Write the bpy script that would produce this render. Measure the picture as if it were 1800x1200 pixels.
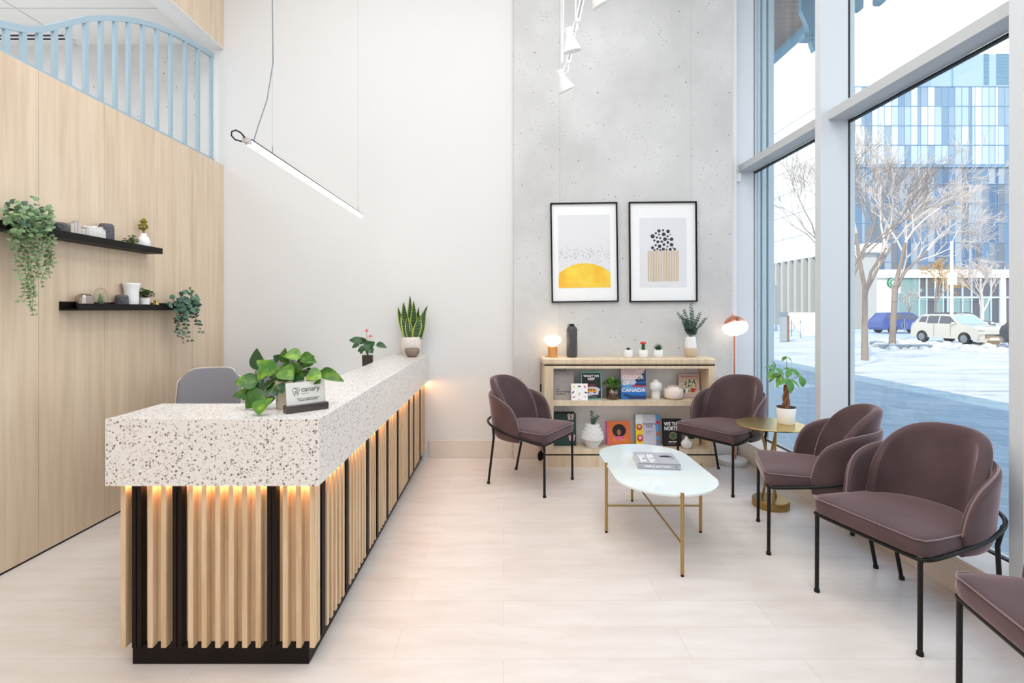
import bpy, math, random
from mathutils import Vector, Matrix, Euler
PI = math.pi
SC = bpy.context.scene
COL = SC.collection
for o in list(bpy.data.objects): bpy.data.objects.remove(o)

# ---------------------------------------------------------------- camera, light, exposure
F, VX, VY, H = 900.0, 885.0, 543.0, 1.4        # focal length and vanishing point measured on the 1800x1200 photo
cam = bpy.data.cameras.new('camera'); cam.sensor_width = 36; cam.lens = 18
cam.shift_x = (900 - VX) / 1800; cam.shift_y = -(600 - VY) / 1800; cam.clip_start = .05; cam.clip_end = 500
co = bpy.data.objects.new('camera', cam); COL.objects.link(co)
co.location = (0, 0, H); co.rotation_euler = (PI / 2, 0, 0); SC.camera = co
SC.view_settings.view_transform = 'Standard'; SC.view_settings.look = 'None'
SC.view_settings.gamma = 1; SC.view_settings.use_curve_mapping = False
SC.view_settings.exposure = 0.18

def lin(c):
    r = []
    for v in c[:3]:
        v = v / 255
        r.append(v / 12.92 if v <= .04045 else ((v + .055) / 1.055) ** 2.4)
    return tuple(r) + (1,)

W = bpy.data.worlds.new('sky'); SC.world = W; W.use_nodes = True
nt = W.node_tree; bg = nt.nodes['Background']
tc = nt.nodes.new('ShaderNodeTexCoord'); sx = nt.nodes.new('ShaderNodeSeparateXYZ')
cr = nt.nodes.new('ShaderNodeValToRGB')
cr.color_ramp.elements[0].position = 0.0; cr.color_ramp.elements[0].color = (1, 1, 1, 1)
cr.color_ramp.elements[1].position = .9; cr.color_ramp.elements[1].color = (.36, .58, 1, 1)
e = cr.color_ramp.elements.new(.5); e.color = (.9, .955, 1, 1)
nt.links.new(tc.outputs['Generated'], sx.inputs[0]); nt.links.new(sx.outputs['Z'], cr.inputs[0])
nt.links.new(cr.outputs[0], bg.inputs[0]); bg.inputs[1].default_value = 1.75

sun = bpy.data.lights.new('sun', 'SUN'); sun.energy = 3.4; sun.angle = .01; sun.color = (1, .92, .80)
so = bpy.data.objects.new('sun', sun); COL.objects.link(so)
so.rotation_euler = Vector((.953, 1.2, -1)).to_track_quat('-Z', 'Y').to_euler()

def area(name, loc, sx_, sy_, power, color=(.96, .98, 1), rot=(0, 0, 0)):
    l = bpy.data.lights.new(name, 'AREA'); l.shape = 'RECTANGLE'; l.size = sx_; l.size_y = sy_
    l.energy = power; l.color = color
    o = bpy.data.objects.new(name, l); COL.objects.link(o); o.location = loc; o.rotation_euler = rot
    return o
area('ceiling_fill_light', (-1.2, 2.6, 5.1), 1.6, 2.2, 42)  # four unseen fill lights added under the ceiling to brighten the room
area('ceiling_fill_light', (.9, 2.6, 5.1), 1.6, 2.2, 42)
area('ceiling_fill_light', (-1.2, -.8, 5.1), 1.6, 2.2, 66)
area('ceiling_fill_light', (.9, -.8, 5.1), 1.6, 2.2, 66)
area('office_ceiling_light', (-4.2, 2.5, 3.84), 1.2, 2.4, 34)  # added fill for the gallery, no fixture is modelled there

# ---------------------------------------------------------------- materials
MT = {}
def mat(name, c, rough=.5, metal=0, emit=None, es=0, sheen=0, trans=0, coat=0, spec=None, alpha=None):
    m = bpy.data.materials.new(name); m.use_nodes = True; MT[name] = m
    b = m.node_tree.nodes['Principled BSDF']
    b.inputs['Base Color'].default_value = lin(c); b.inputs['Roughness'].default_value = rough
    b.inputs['Metallic'].default_value = metal
    if emit: b.inputs['Emission Color'].default_value = lin(emit); b.inputs['Emission Strength'].default_value = es
    if sheen: b.inputs['Sheen Weight'].default_value = sheen; b.inputs['Sheen Roughness'].default_value = .35
    if trans: b.inputs['Transmission Weight'].default_value = trans
    if coat: b.inputs['Coat Weight'].default_value = coat
    if spec is not None: b.inputs['Specular IOR Level'].default_value = spec
    return m
def N(m, t, **k):
    n = m.node_tree.nodes.new(t)
    for a, v in k.items(): setattr(n, a, v)
    return n
def L(m, a, b): m.node_tree.links.new(a, b)
def pos(m, scale=(1, 1, 1), obj=False):
    g = N(m, 'ShaderNodeTexCoord').outputs['Object'] if obj else N(m, 'ShaderNodeNewGeometry').outputs['Position']
    mp = N(m, 'ShaderNodeMapping'); mp.inputs['Scale'].default_value = scale; L(m, g, mp.inputs[0]); return mp.outputs[0]
def ramp(m, src, stops, interp='LINEAR'):
    r = N(m, 'ShaderNodeValToRGB'); r.color_ramp.interpolation = interp
    e = r.color_ramp.elements
    while len(e) < len(stops): e.new(.5)
    for i, (p, c) in enumerate(stops): e[i].position = p; e[i].color = lin(c)
    L(m, src, r.inputs[0]); return r.outputs[0]
def mix(m, fac, a, b, mode='MIX'):
    n = N(m, 'ShaderNodeMix', data_type='RGBA', blend_type=mode)
    for i, v in ((0, fac), (6, a), (7, b)):
        if hasattr(v, 'is_linked') or hasattr(v, 'links'): L(m, v, n.inputs[i])
        else: n.inputs[i].default_value = v
    return n.outputs[2]
def base(m, out): L(m, out, m.node_tree.nodes['Principled BSDF'].inputs['Base Color'])
def bump(m, src, strength=.2, dist=.005):
    b = N(m, 'ShaderNodeBump'); b.inputs['Strength'].default_value = strength; b.inputs['Distance'].default_value = dist
    L(m, src, b.inputs['Height']); L(m, b.outputs[0], m.node_tree.nodes['Principled BSDF'].inputs['Normal'])
def noise(m, vec, scale, detail=3, rough=.5):
    n = N(m, 'ShaderNodeTexNoise'); n.inputs['Scale'].default_value = scale; n.inputs['Detail'].default_value = detail
    n.inputs['Roughness'].default_value = rough; L(m, vec, n.inputs['Vector']); return n.outputs['Fac']

def wood(name, c0, c1, c2, scale, rough=.5, obj=False):
    m = mat(name, c1, rough)
    f = noise(m, pos(m, scale, obj), 1, 5, .6)
    g = noise(m, pos(m, tuple(s * 5 for s in scale), obj), 1, 2, .5)
    a = ramp(m, f, [(.25, c0), (.5, c1), (.75, c2)])
    b = ramp(m, g, [(.3, (228, 221, 213)), (.6, (255, 255, 255))])
    base(m, mix(m, .5, a, b, 'MULTIPLY')); return m
wood('wood_wall', (212, 188, 160), (222, 200, 174), (229, 209, 185), (5, 5, .35), .42)
wood('wood_slat', (196, 162, 124), (216, 186, 150), (228, 202, 170), (26, 26, 1.4), .42)
wood('wood_shelf', (212, 190, 160), (226, 206, 178), (236, 219, 194), (14, 14, 1.2), .45)
wood('wood_lamp', (190, 130, 70), (212, 150, 86), (222, 166, 104), (40, 40, 6), .45)
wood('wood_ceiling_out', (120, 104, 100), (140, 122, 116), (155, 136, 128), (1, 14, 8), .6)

m = mat('white_wall', (228, 227, 226), .85)
mat('white_ceiling', (236, 235, 233), .85)
mat('baseboard_cream', (226, 215, 204), .5)

def concrete(name, c):
    m = mat(name, c, .8)
    p = pos(m)
    lo = noise(m, p, 1.6, 6, .6)
    a = ramp(m, lo, [(.3, tuple(v - 14 for v in c)), (.7, tuple(min(255, v + 8) for v in c))])
    def pits(scale, th, ms, mlo):
        v = N(m, 'ShaderNodeTexVoronoi'); v.inputs['Scale'].default_value = scale; L(m, p, v.inputs['Vector'])
        sep = N(m, 'ShaderNodeSeparateColor'); L(m, v.outputs['Color'], sep.inputs[0])
        r = N(m, 'ShaderNodeMath', operation='MULTIPLY'); L(m, sep.outputs[0], r.inputs[0]); r.inputs[1].default_value = th
        lt = N(m, 'ShaderNodeMath', operation='LESS_THAN'); L(m, v.outputs['Distance'], lt.inputs[0]); L(m, r.outputs[0], lt.inputs[1])
        k = noise(m, p, ms, 2); gt = N(m, 'ShaderNodeMath', operation='GREATER_THAN'); L(m, k, gt.inputs[0]); gt.inputs[1].default_value = mlo
        mu = N(m, 'ShaderNodeMath', operation='MULTIPLY'); L(m, lt.outputs[0], mu.inputs[0]); L(m, gt.outputs[0], mu.inputs[1])
        return mu.outputs[0]
    a = mix(m, pits(17, .115, 2.2, .43), a, lin((118, 112, 108)))
    a = mix(m, pits(40, .20, 3.2, .52), a, lin((150, 146, 142)))
    s = N(m, 'ShaderNodeSeparateXYZ'); L(m, p, s.inputs[0])
    for xx, w in ((.523, .003), (.541, .002), (1.748, .003), (1.766, .002)):
        c1 = N(m, 'ShaderNodeMath', operation='COMPARE'); L(m, s.outputs[0], c1.inputs[0]); c1.inputs[1].default_value = xx; c1.inputs[2].default_value = w
        f = N(m, 'ShaderNodeMath', operation='MULTIPLY'); L(m, c1.outputs[0], f.inputs[0]); f.inputs[1].default_value = .45
        a = mix(m, f.outputs[0], a, lin((176, 176, 176)))
    base(m, a); bump(m, lo, .15, .01)
    return m
concrete('concrete', (212, 211, 210))

def floor_mat():
    m = mat('floor_tile', (226, 216, 208), .34)
    b = N(m, 'ShaderNodeTexBrick'); L(m, pos(m), b.inputs['Vector'])
    b.offset = .37; b.inputs['Scale'].default_value = 1; b.inputs['Brick Width'].default_value = 1.2
    b.inputs['Row Height'].default_value = .205; b.inputs['Mortar Size'].default_value = .0016; b.inputs['Mortar Smooth'].default_value = 0
    b.inputs['Color1'].default_value = lin((228, 220, 214)); b.inputs['Color2'].default_value = lin((224, 215, 209))
    b.inputs['Mortar'].default_value = lin((212, 203, 196)); b.inputs['Bias'].default_value = 0
    n = noise(m, pos(m, (1.2, 5, 1)), 2.2, 5, .6)
    v = ramp(m, n, [(.3, (240, 236, 232)), (.65, (255, 255, 255))])
    base(m, mix(m, .8, b.outputs['Color'], v, 'MULTIPLY'))
floor_mat()

def terrazzo(name, c, scale=1.0, strong=1.0):
    m = mat(name, c, .3)
    p = pos(m); n = noise(m, p, 55, 2)
    off = N(m, 'ShaderNodeVectorMath', operation='MULTIPLY_ADD')
    L(m, n, off.inputs[0]); off.inputs[1].default_value = (.012, .012, .012); L(m, p, off.inputs[2])
    a = lin(c)
    for sc, th, cols, den in ((80, .42, [(112, 102, 96), (150, 142, 138), (176, 158, 146)], .34), (150, .46, [(120, 110, 105), (165, 156, 150), (190, 180, 172)], .42),
                         (60, .36, [(238, 236, 234), (196, 186, 178), (168, 160, 156)], .5)):
        v = N(m, 'ShaderNodeTexVoronoi'); v.inputs['Scale'].default_value = sc * scale; L(m, off.outputs[0], v.inputs['Vector'])
        sep = N(m, 'ShaderNodeSeparateColor'); L(m, v.outputs['Color'], sep.inputs[0])
        lt = N(m, 'ShaderNodeMath', operation='LESS_THAN'); L(m, v.outputs['Distance'], lt.inputs[0]); lt.inputs[1].default_value = th * .8
        l2 = N(m, 'ShaderNodeMath', operation='LESS_THAN'); L(m, sep.outputs[0], l2.inputs[0]); l2.inputs[1].default_value = den
        mu = N(m, 'ShaderNodeMath', operation='MULTIPLY'); L(m, lt.outputs[0], mu.inputs[0]); L(m, l2.outputs[0], mu.inputs[1])
        m2 = N(m, 'ShaderNodeMath', operation='MULTIPLY'); L(m, mu.outputs[0], m2.inputs[0]); m2.inputs[1].default_value = strong
        col = ramp(m, sep.outputs[1], [(0, cols[0]), (.34, cols[1]), (.67, cols[2])], 'CONSTANT')
        a = mix(m, m2.outputs[0], a, col)
    base(m, a); return m
terrazzo('terrazzo', (230, 225, 220))
terrazzo('terrazzo_pot', (232, 222, 212), 1.6, .8)

def velvet():
    m = mat('velvet', (96, 74, 77), .8, sheen=1.0)
    b = m.node_tree.nodes['Principled BSDF']; b.inputs['Sheen Tint'].default_value = lin((214, 186, 190))
    n = noise(m, pos(m, obj=True), 5, 3)
    base(m, ramp(m, n, [(.3, (72, 53, 55)), (.7, (88, 67, 69))]))
velvet()
mat('velvet_piping', (128, 104, 106), .7, sheen=.8)
mat('black_metal', (16, 14, 14), .42, spec=.3)
mat('matt_black', (14, 11, 10), .55, spec=.25)
mat('plinth_black', (22, 12, 9), .45, spec=.2)
mat('brass', (176, 146, 92), .38, .85)
mat('gold', (206, 180, 110), .26, 1)
mat('gold_dark', (160, 132, 78), .35, .9)
mat('copper', (226, 150, 122), .25, .9)
mat('white_paint', (240, 240, 240), .4)
mat('white_metal', (244, 244, 244), .35)
mat('frame_white', (214, 219, 224), .4)
mat('frame_grey', (196, 200, 204), .4)
mat('alu_pale', (190, 208, 218), .4)
mat('alu_dark', (96, 116, 130), .4)
mat('gasket', (18, 22, 28), .5)
mat('marble', (226, 224, 222), .3)
mat('rail_blue', (158, 180, 192), .5)
mat('milk_glass', (226, 236, 236), .08, coat=.3)
mat('led_warm', (255, 220, 180), .5, emit=(255, 198, 142), es=36)
mat('lamp_glow', (255, 244, 230), .5, emit=(255, 226, 186), es=4.5)
mat('lamp_glow_cool', (255, 250, 246), .5, emit=(255, 240, 224), es=2.6)
mat('tube_glow', (255, 255, 255), .5, emit=(255, 253, 248), es=4)
mat('grey_fabric', (128, 126, 132), .9, sheen=.2)
mat('cream_plastic', (222, 208, 194), .5)
mat('ceramic_white', (238, 237, 235), .35)
mat('ceramic_matt', (232, 230, 228), .7)
mat('ceramic_blush', (240, 222, 212), .35)
mat('ceramic_beige', (222, 212, 190), .6)
mat('ceramic_sand', (208, 186, 160), .7)
mat('dark_stone', (84, 84, 88), .6)
mat('bottle_grey', (72, 72, 78), .5)
mat('taupe', (140, 122, 106), .6)
mat('smoke_metal', (112, 98, 86), .22, .9)
mat('leaf_soft', (116, 148, 98), .55); mat('chrome_warm', (176, 164, 156), .22, .9)
mat('silver', (216, 210, 206), .35, .7)
mat('silver_plain', (205, 198, 194), .4, .3)
mat('soil', (58, 44, 34), .9)
mat('bark_brown', (138, 92, 62), .8)
mat('leaf_green', (70, 120, 34), .42)
mat('leaf_lime', (142, 178, 52), .42)
mat('leaf_dark', (40, 82, 38), .4)
mat('leaf_mid', (84, 140, 60), .45)
mat('leaf_eucalyptus', (86, 118, 98), .6)
mat('leaf_euca_dark', (50, 84, 70), .6)
mat('leaf_sage', (134, 158, 116), .6)
mat('leaf_snake', (38, 74, 36), .4)
mat('leaf_snake_edge', (176, 186, 96), .4)
mat('stem_green', (120, 140, 70), .6)
mat('moss', (130, 128, 30), .8)
mat('flower_red', (226, 72, 78), .4)
mat('cactus_red', (222, 60, 44), .6)
mat('stem_brown', (104, 78, 60), .7)
mat('paper', (240, 238, 234), .7)
mat('mat_white', (248, 248, 248), .6)
mat('print_grey', (230, 230, 233), .6)
mat('ink', (46, 50, 60), .6)
mat('ink_black', (24, 22, 24), .5)
mat('print_tan', (206, 180, 142), .6)
m = mat('print_yellow', (250, 200, 60), .6)
base(m, ramp(m, noise(m, pos(m), 6, 2), [(.35, (248, 188, 50)), (.65, (252, 220, 78))]))
mat('cover_grey', (168, 160, 158), .5); mat('cover_black', (24, 24, 28), .45); mat('cover_teal', (110, 190, 180), .5)
mat('cover_green', (22, 56, 54), .45); mat('cover_orange', (226, 116, 62), .45); mat('cover_pink', (232, 84, 160), .45)
mat('cover_white', (236, 240, 246), .5); mat('cover_beige', (226, 206, 170), .5); mat('cover_rose', (222, 196, 200), .5)
mat('cover_lilac', (204, 206, 222), .5); mat('cover_sky', (96, 160, 220), .5); mat('cover_blue', (32, 112, 196), .5); mat('cover_navy', (26, 60, 110), .5)
mat('red', (206, 60, 66), .5); mat('yellow', (246, 216, 60), .5); mat('orange', (236, 160, 50), .5)
mat('skin_tone', (176, 112, 84), .5); mat('foliage_print', (70, 96, 70), .5); mat('white_print', (250, 250, 250), .5)
mat('cover_silver', (176, 176, 184), .4)
m = mat('acrylic_tint', (60, 50, 46), .15)
def clear(name, tint, gl=.09):
    m = bpy.data.materials.new(name); m.use_nodes = True; MT[name] = m
    n = m.node_tree; n.nodes.clear()
    out = n.nodes.new('ShaderNodeOutputMaterial'); t = n.nodes.new('ShaderNodeBsdfTransparent'); g = n.nodes.new('ShaderNodeBsdfGlossy')
    mx = n.nodes.new('ShaderNodeMixShader'); fr = n.nodes.new('ShaderNodeFresnel'); fr.inputs[0].default_value = 1.45
    t.inputs[0].default_value = tint; g.inputs['Roughness'].default_value = .02
    ge = n.nodes.new('ShaderNodeNewGeometry'); mr = n.nodes.new('ShaderNodeMapRange'); mr.inputs[3].default_value = 1.45; mr.inputs[4].default_value = 1 / 1.45
    n.links.new(ge.outputs['Backfacing'], mr.inputs[0]); n.links.new(mr.outputs[0], fr.inputs[0])
    n.links.new(fr.outputs[0], mx.inputs[0]); n.links.new(t.outputs[0], mx.inputs[1]); n.links.new(g.outputs[0], mx.inputs[2]); n.links.new(mx.outputs[0], out.inputs[0])
    return m
clear('window_glass', (.93, .965, .98, 1)); clear('clear_glass', (.93, .92, .9, 1)); clear('smoke_glass', (.75, .68, .62, 1)); clear('car_glass', (.5, .62, .7, 1))
# outdoors
m = mat('snow', (236, 238, 242), .9)
nn = noise(m, pos(m, (.45, 2.2, 1)), 1.1, 7, .68)
base(m, ramp(m, nn, [(.32, (148, 147, 146)), (.43, (188, 186, 184)), (.6, (208, 206, 203))])); bump(m, nn, .4, .05)
m = mat('road', (170, 178, 190), .8)  # bluish grey puts the shade on the road into its colour
base(m, ramp(m, noise(m, pos(m, (1, 3, 1)), .8, 5), [(.35, (150, 158, 172)), (.6, (206, 212, 222))]))
m = mat('sidewalk', (120, 136, 150), .6)  # blue in the base colour stands in for the skylit shade here
b_ = N(m, 'ShaderNodeTexBrick'); mp_ = N(m, 'ShaderNodeMapping'); mp_.inputs['Rotation'].default_value = (0, 0, .35)
L(m, N(m, 'ShaderNodeNewGeometry').outputs['Position'], mp_.inputs[0]); L(m, mp_.outputs[0], b_.inputs['Vector'])
b_.inputs['Scale'].default_value = 1; b_.inputs['Brick Width'].default_value = .9; b_.inputs['Row Height'].default_value = .3; b_.inputs['Mortar Size'].default_value = .006
b_.inputs['Color1'].default_value = lin((116, 136, 146)); b_.inputs['Color2'].default_value = lin((134, 152, 160)); b_.inputs['Mortar'].default_value = lin((170, 184, 190))
base(m, b_.outputs['Color'])
mat('bark', (140, 124, 112), .85); mat('twig_pale', (206, 192, 182), .85); mat('twig_tan', (196, 160, 112), .85)
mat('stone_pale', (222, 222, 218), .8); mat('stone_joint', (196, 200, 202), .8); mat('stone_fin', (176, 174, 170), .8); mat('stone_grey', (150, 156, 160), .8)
for i, c in enumerate([(132, 152, 170), (158, 178, 194), (186, 198, 208), (206, 212, 218), (112, 136, 160), (170, 188, 204)]):
    mat('facade_%d' % i, c, .25)
for i, c in enumerate([(74, 100, 130), (118, 126, 140), (150, 158, 170), (92, 122, 152), (104, 108, 118)]):
    mat('facade_low_%d' % i, c, .3)
mat('facade_line', (104, 140, 170), .5); mat('roof_panel', (150, 172, 190), .5); mat('podium_glass', (124, 150, 150), .2); mat('podium_dark', (84, 84, 94), .3)
mat('sign_green', (20, 130, 90), .5); mat('steel_blue', (108, 150, 172), .5); mat('steel_grey', (120, 130, 138), .5)
mat('car_white', (196, 190, 178), .25, coat=.6); mat('car_dark', (42, 46, 54), .3, coat=.5); mat('tyre', (34, 34, 36), .8); mat('car_blue', (58, 78, 140), .3)

# ---------------------------------------------------------------- mesh helpers
V = Vector
def P(px, py, Y): return V(((px - VX) * Y / F, Y, H + (VY - py) * Y / F))
class MB:
    def __init__(s): s.v = []; s.f = []; s.m = []; s.s = []
    def add(s, vs, fs, mi=0, sm=False):
        n = len(s.v); s.v += [tuple(v) for v in vs]
        for f in fs: s.f.append(tuple(i + n for i in f)); s.m.append(mi); s.s.append(sm)
        return s
    def box(s, x0, x1, y0, y1, z0, z1, mi=0, M=None):
        vs = [V((x, y, z)) for z in (z0, z1) for y in (y0, y1) for x in (x0, x1)]
        if M: vs = [M @ v for v in vs]
        return s.add(vs, [(0, 2, 3, 1), (4, 5, 7, 6), (0, 1, 5, 4), (2, 6, 7, 3), (0, 4, 6, 2), (1, 3, 7, 5)], mi)
    def cbox(s, c, d, mi=0, M=None):
        return s.box(c[0] - d[0] / 2, c[0] + d[0] / 2, c[1] - d[1] / 2, c[1] + d[1] / 2, c[2] - d[2] / 2, c[2] + d[2] / 2, mi, M)
    def tube(s, pts, r, seg=10, mi=0, closed=False, caps=True, sm=True):
        pts = [V(p) for p in pts]; n = len(pts)
        rs = r if isinstance(r, (list, tuple)) else [r] * n
        tg = []
        for i in range(n):
            a = pts[(i - 1) % n] if (i or closed) else pts[0]; b = pts[(i + 1) % n] if (i < n - 1 or closed) else pts[-1]
            d = b - a
            tg.append(d.normalized() if d.length > 1e-9 else V((0, 0, 1)))
        u = tg[0].orthogonal().normalized(); vs = []
        for i in range(n):
            if i:
                u = (u - tg[i] * u.dot(tg[i]))
                u = u.normalized() if u.length > 1e-6 else tg[i].orthogonal().normalized()
            w = tg[i].cross(u)
            for k in range(seg):
                a = 2 * PI * k / seg; vs.append(pts[i] + (u * math.cos(a) + w * math.sin(a)) * rs[i])
        fs = []
        for i in range(n if closed else n - 1):
            j = (i + 1) % n
            for k in range(seg):
                k2 = (k + 1) % seg; fs.append((i * seg + k, i * seg + k2, j * seg + k2, j * seg + k))
        s.add(vs, fs, mi, sm)
        if caps and not closed:
            s.add(vs[:seg], [tuple(range(seg))[::-1]], mi); s.add(vs[-seg:], [tuple(range(seg))], mi)
        return s
    def lathe(s, prof, seg=32, c=(0, 0, 0), mi=0, M=None, sm=True, ex=1, ey=1, rf=None):
        vs = []; fs = []; c = V(c)
        for r, z in prof:
            for k in range(seg):
                a = 2 * PI * k / seg; q = rf(k, z) if rf else 1
                v = V((r * ex * q * math.cos(a), r * ey * q * math.sin(a), z)); vs.append((M @ v if M else v) + c)
        for i in range(len(prof) - 1):
            for k in range(seg):
                k2 = (k + 1) % seg; fs.append((i * seg + k, i * seg + k2, (i + 1) * seg + k2, (i + 1) * seg + k))
        s.add(vs, fs, mi, sm)
        if prof[0][0] > 1e-5: s.add(vs[:seg], [tuple(range(seg))[::-1]], mi)
        if prof[-1][0] > 1e-5: s.add(vs[-seg:], [tuple(range(seg))], mi)
        return s
    def prism(s, poly, fn, a, b, mi=0, sm=False):
        """poly of (u,v); fn(u,v,w) -> point; extruded from w=a to w=b"""
        n = len(poly); vs = [fn(u, v, a) for u, v in poly] + [fn(u, v, b) for u, v in poly]
        fs = [tuple(range(n))[::-1], tuple(range(n, 2 * n))]
        s.add(vs, fs, mi)
        return s.add(vs, [(i, (i + 1) % n, (i + 1) % n + n, i + n) for i in range(n)], mi, sm)
    def leaf(s, b, t, w, up=(0, 0, 1), sag=.15, mi=0, seg=6, kind='heart', fold=.25, me=None):
        b = V(b); t = V(t); d = t - b; Lh = d.length
        if Lh < 1e-6: return s
        up = V(up); side = d.cross(up)
        if side.length < 1e-6: side = d.orthogonal()
        side.normalize(); nrm = side.cross(d).normalized()
        vs = []
        for i in range(seg + 1):
            q = i / seg
            p = b + d * q + nrm * (sag * Lh * math.sin(PI * q))
            if kind == 'heart': k = math.sin(PI * min(1, q ** .62)) ** .8 if 0 < q < 1 else .02
            elif kind == 'round': k = math.sqrt(max(0, 1 - (2 * q - 1) ** 2)) + .02
            elif kind == 'sword': k = (1 - q ** 3) * (.75 + .25 * math.sin(PI * q)) + .02
            else: k = math.sin(PI * q) ** .9 if 0 < q < 1 else .02
            hw = w / 2 * k
            vs += [p - side * hw + nrm * hw * fold, p, p + side * hw + nrm * hw * fold]
        fs = []; 
        for i in range(seg):
            a = i * 3; fs += [(a, a + 1, a + 4, a + 3), (a + 1, a + 2, a + 5, a + 4)]
        return s.add(vs, fs, mi, True)
    def build(s, name, mats, parent=None, off=None, bev=0, sub=0, solid=0, seg=2):
        me = bpy.data.meshes.new(name)
        vs = [tuple(V(v) - V(off)) for v in s.v] if off is not None else s.v
        me.from_pydata(vs, [], s.f)
        if isinstance(mats, str): mats = [mats]
        for q in mats: me.materials.append(MT[q])
        me.polygons.foreach_set('material_index', [min(i, len(mats) - 1) for i in s.m])
        me.polygons.foreach_set('use_smooth', s.s); me.update()
        o = bpy.data.objects.new(name, me); COL.objects.link(o)
        if parent: o.parent = parent
        if solid:
            q = o.modifiers.new('solid', 'SOLIDIFY'); q.thickness = solid; q.offset = 0
        if bev:
            q = o.modifiers.new('bevel', 'BEVEL'); q.width = bev; q.segments = seg; q.limit_method = 'ANGLE'; q.angle_limit = .7
        if sub:
            q = o.modifiers.new('sub', 'SUBSURF'); q.levels = sub; q.render_levels = sub
        return o
def tag(o, label, cat, group=None, kind=None):
    o['label'] = label; o['category'] = cat
    if group: o['group'] = group
    if kind: o['kind'] = kind
    return o
def thing(name, label, cat, loc=(0, 0, 0), rotz=0, group=None, rot=None):
    o = bpy.data.objects.new(name, None); COL.objects.link(o); o.location = loc
    o.rotation_euler = rot if rot else (0, 0, rotz); o.empty_display_size = .05
    return tag(o, label, cat, group)
def struct(o): o['kind'] = 'structure'; return o
def copy_tree(o, parent=None):
    c = o.copy(); COL.objects.link(c)
    if parent: c.parent = parent
    for ch in [x for x in ALLKIDS(o)]: copy_tree(ch, c)
    return c
def ALLKIDS(o): return [x for x in COL.objects if x.parent == o]
def text(name, body, size, m, parent, M, bold=0, ext=.0004, align='CENTER', spacing=1, xs=1):
    cu = bpy.data.curves.new(name, 'FONT'); cu.body = body; cu.size = size; cu.extrude = ext; cu.offset = bold * size
    cu.align_x = align; cu.space_line = spacing; cu.resolution_u = 3
    t = bpy.data.objects.new(name, cu); COL.objects.link(t); bpy.context.view_layer.update()
    dg = bpy.context.evaluated_depsgraph_get()
    me = bpy.data.meshes.new_from_object(t.evaluated_get(dg)); bpy.data.objects.remove(t)
    me.transform(M @ Matrix.Diagonal((xs, 1, 1, 1))); me.materials.clear(); me.materials.append(MT[m])
    o = bpy.data.objects.new(name, me); COL.objects.link(o); o.parent = parent
    return o
UP = Matrix.Rotation(PI / 2, 4, 'X')     # lettering that stands up and faces -Y
def up_at(x, y, z, rz=0): return Matrix.Translation((x, y, z)) @ UP @ Matrix.Rotation(rz, 4, 'Z')
def disc(mb, x, z, rx, rz, y, mi=0, n=20, th=.0006):
    mb.prism([(x + rx * math.cos(2 * PI * k / n), z + rz * math.sin(2 * PI * k / n)) for k in range(n)], lambda u, v, w: V((u, w, v)), y - th, y, mi)
def poly(mb, pts, y, mi=0, th=.0006): mb.prism(pts, lambda u, v, w: V((u, w, v)), y - th, y, mi)
# ================================================================ the room
XL, XG, XI, YB, ZC = -2.64, 2.43, 2.22, 4.83, 5.2      # wood wall, glass, mullion faces, back wall, ceiling
struct(MB().box(-5.6, XG, -3.6, 5.05, -.12, 0).build('floor', 'floor_tile'))
struct(MB().box(-2.8, 2.6, -3.6, 5.2, ZC, ZC + .15).build('ceiling', 'white_ceiling'))
struct(MB().box(-5.6, 2.2, YB, YB + .2, 0, ZC).build('wall_back', 'white_wall'))
struct(MB().box(.097, 2.14, 4.79, YB - .001, 0, ZC - .001).build('wall_column', 'concrete'))
struct(MB().box(2.14, 2.6, 5.03, 5.2, 0, ZC).build('wall_corner', 'alu_dark'))
struct(MB().box(-3.95, -2.89, 4.80, YB - .001, 2.72, 3.88).build('wall_gallery', 'concrete'))
struct(MB().box(-5.6, 2.6, -3.8, -3.6, 0, ZC).build('wall_front', 'white_wall'))
struct(MB().box(-5.8, -5.6, -3.8, 5.0, 0, 4.2).build('wall_gallery_side', 'white_wall'))
# gallery behind the railing
struct(MB().box(-5.6, -2.66, -3.6, YB - .001, 2.60, 2.72).build('floor_gallery', 'white_ceiling'))
mb = MB().box(-5.6, -2.82, -3.6, YB - .001, 3.88, 3.95)
g = mb.build('ceiling_gallery', 'white_ceiling'); struct(g)
mb = MB()
for y in (4.22, 3.0, 1.8): mb.box(-5.6, -2.82, y - .003, y + .003, 3.876, 3.8805)
for x in (-4.02, -5.2): mb.box(x - .003, x + .003, 0, YB - .002, 3.876, 3.8805)
struct(mb.build('trim_1', 'frame_grey'))
s_ = thing('slot_diffuser', 'long white ceiling diffuser with two black slots seen through the blue railing', 'air vent', (-4.5, 4.65, 3.88))
MB().box(-.9, .54, -.07, .07, -.012, 0).build('frame', 'white_paint', s_)
for y in (-.03, .03): MB().box(-.88, .53, y - .012, y + .012, -.0145, -.012).build('slot', 'matt_black', s_)
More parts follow.
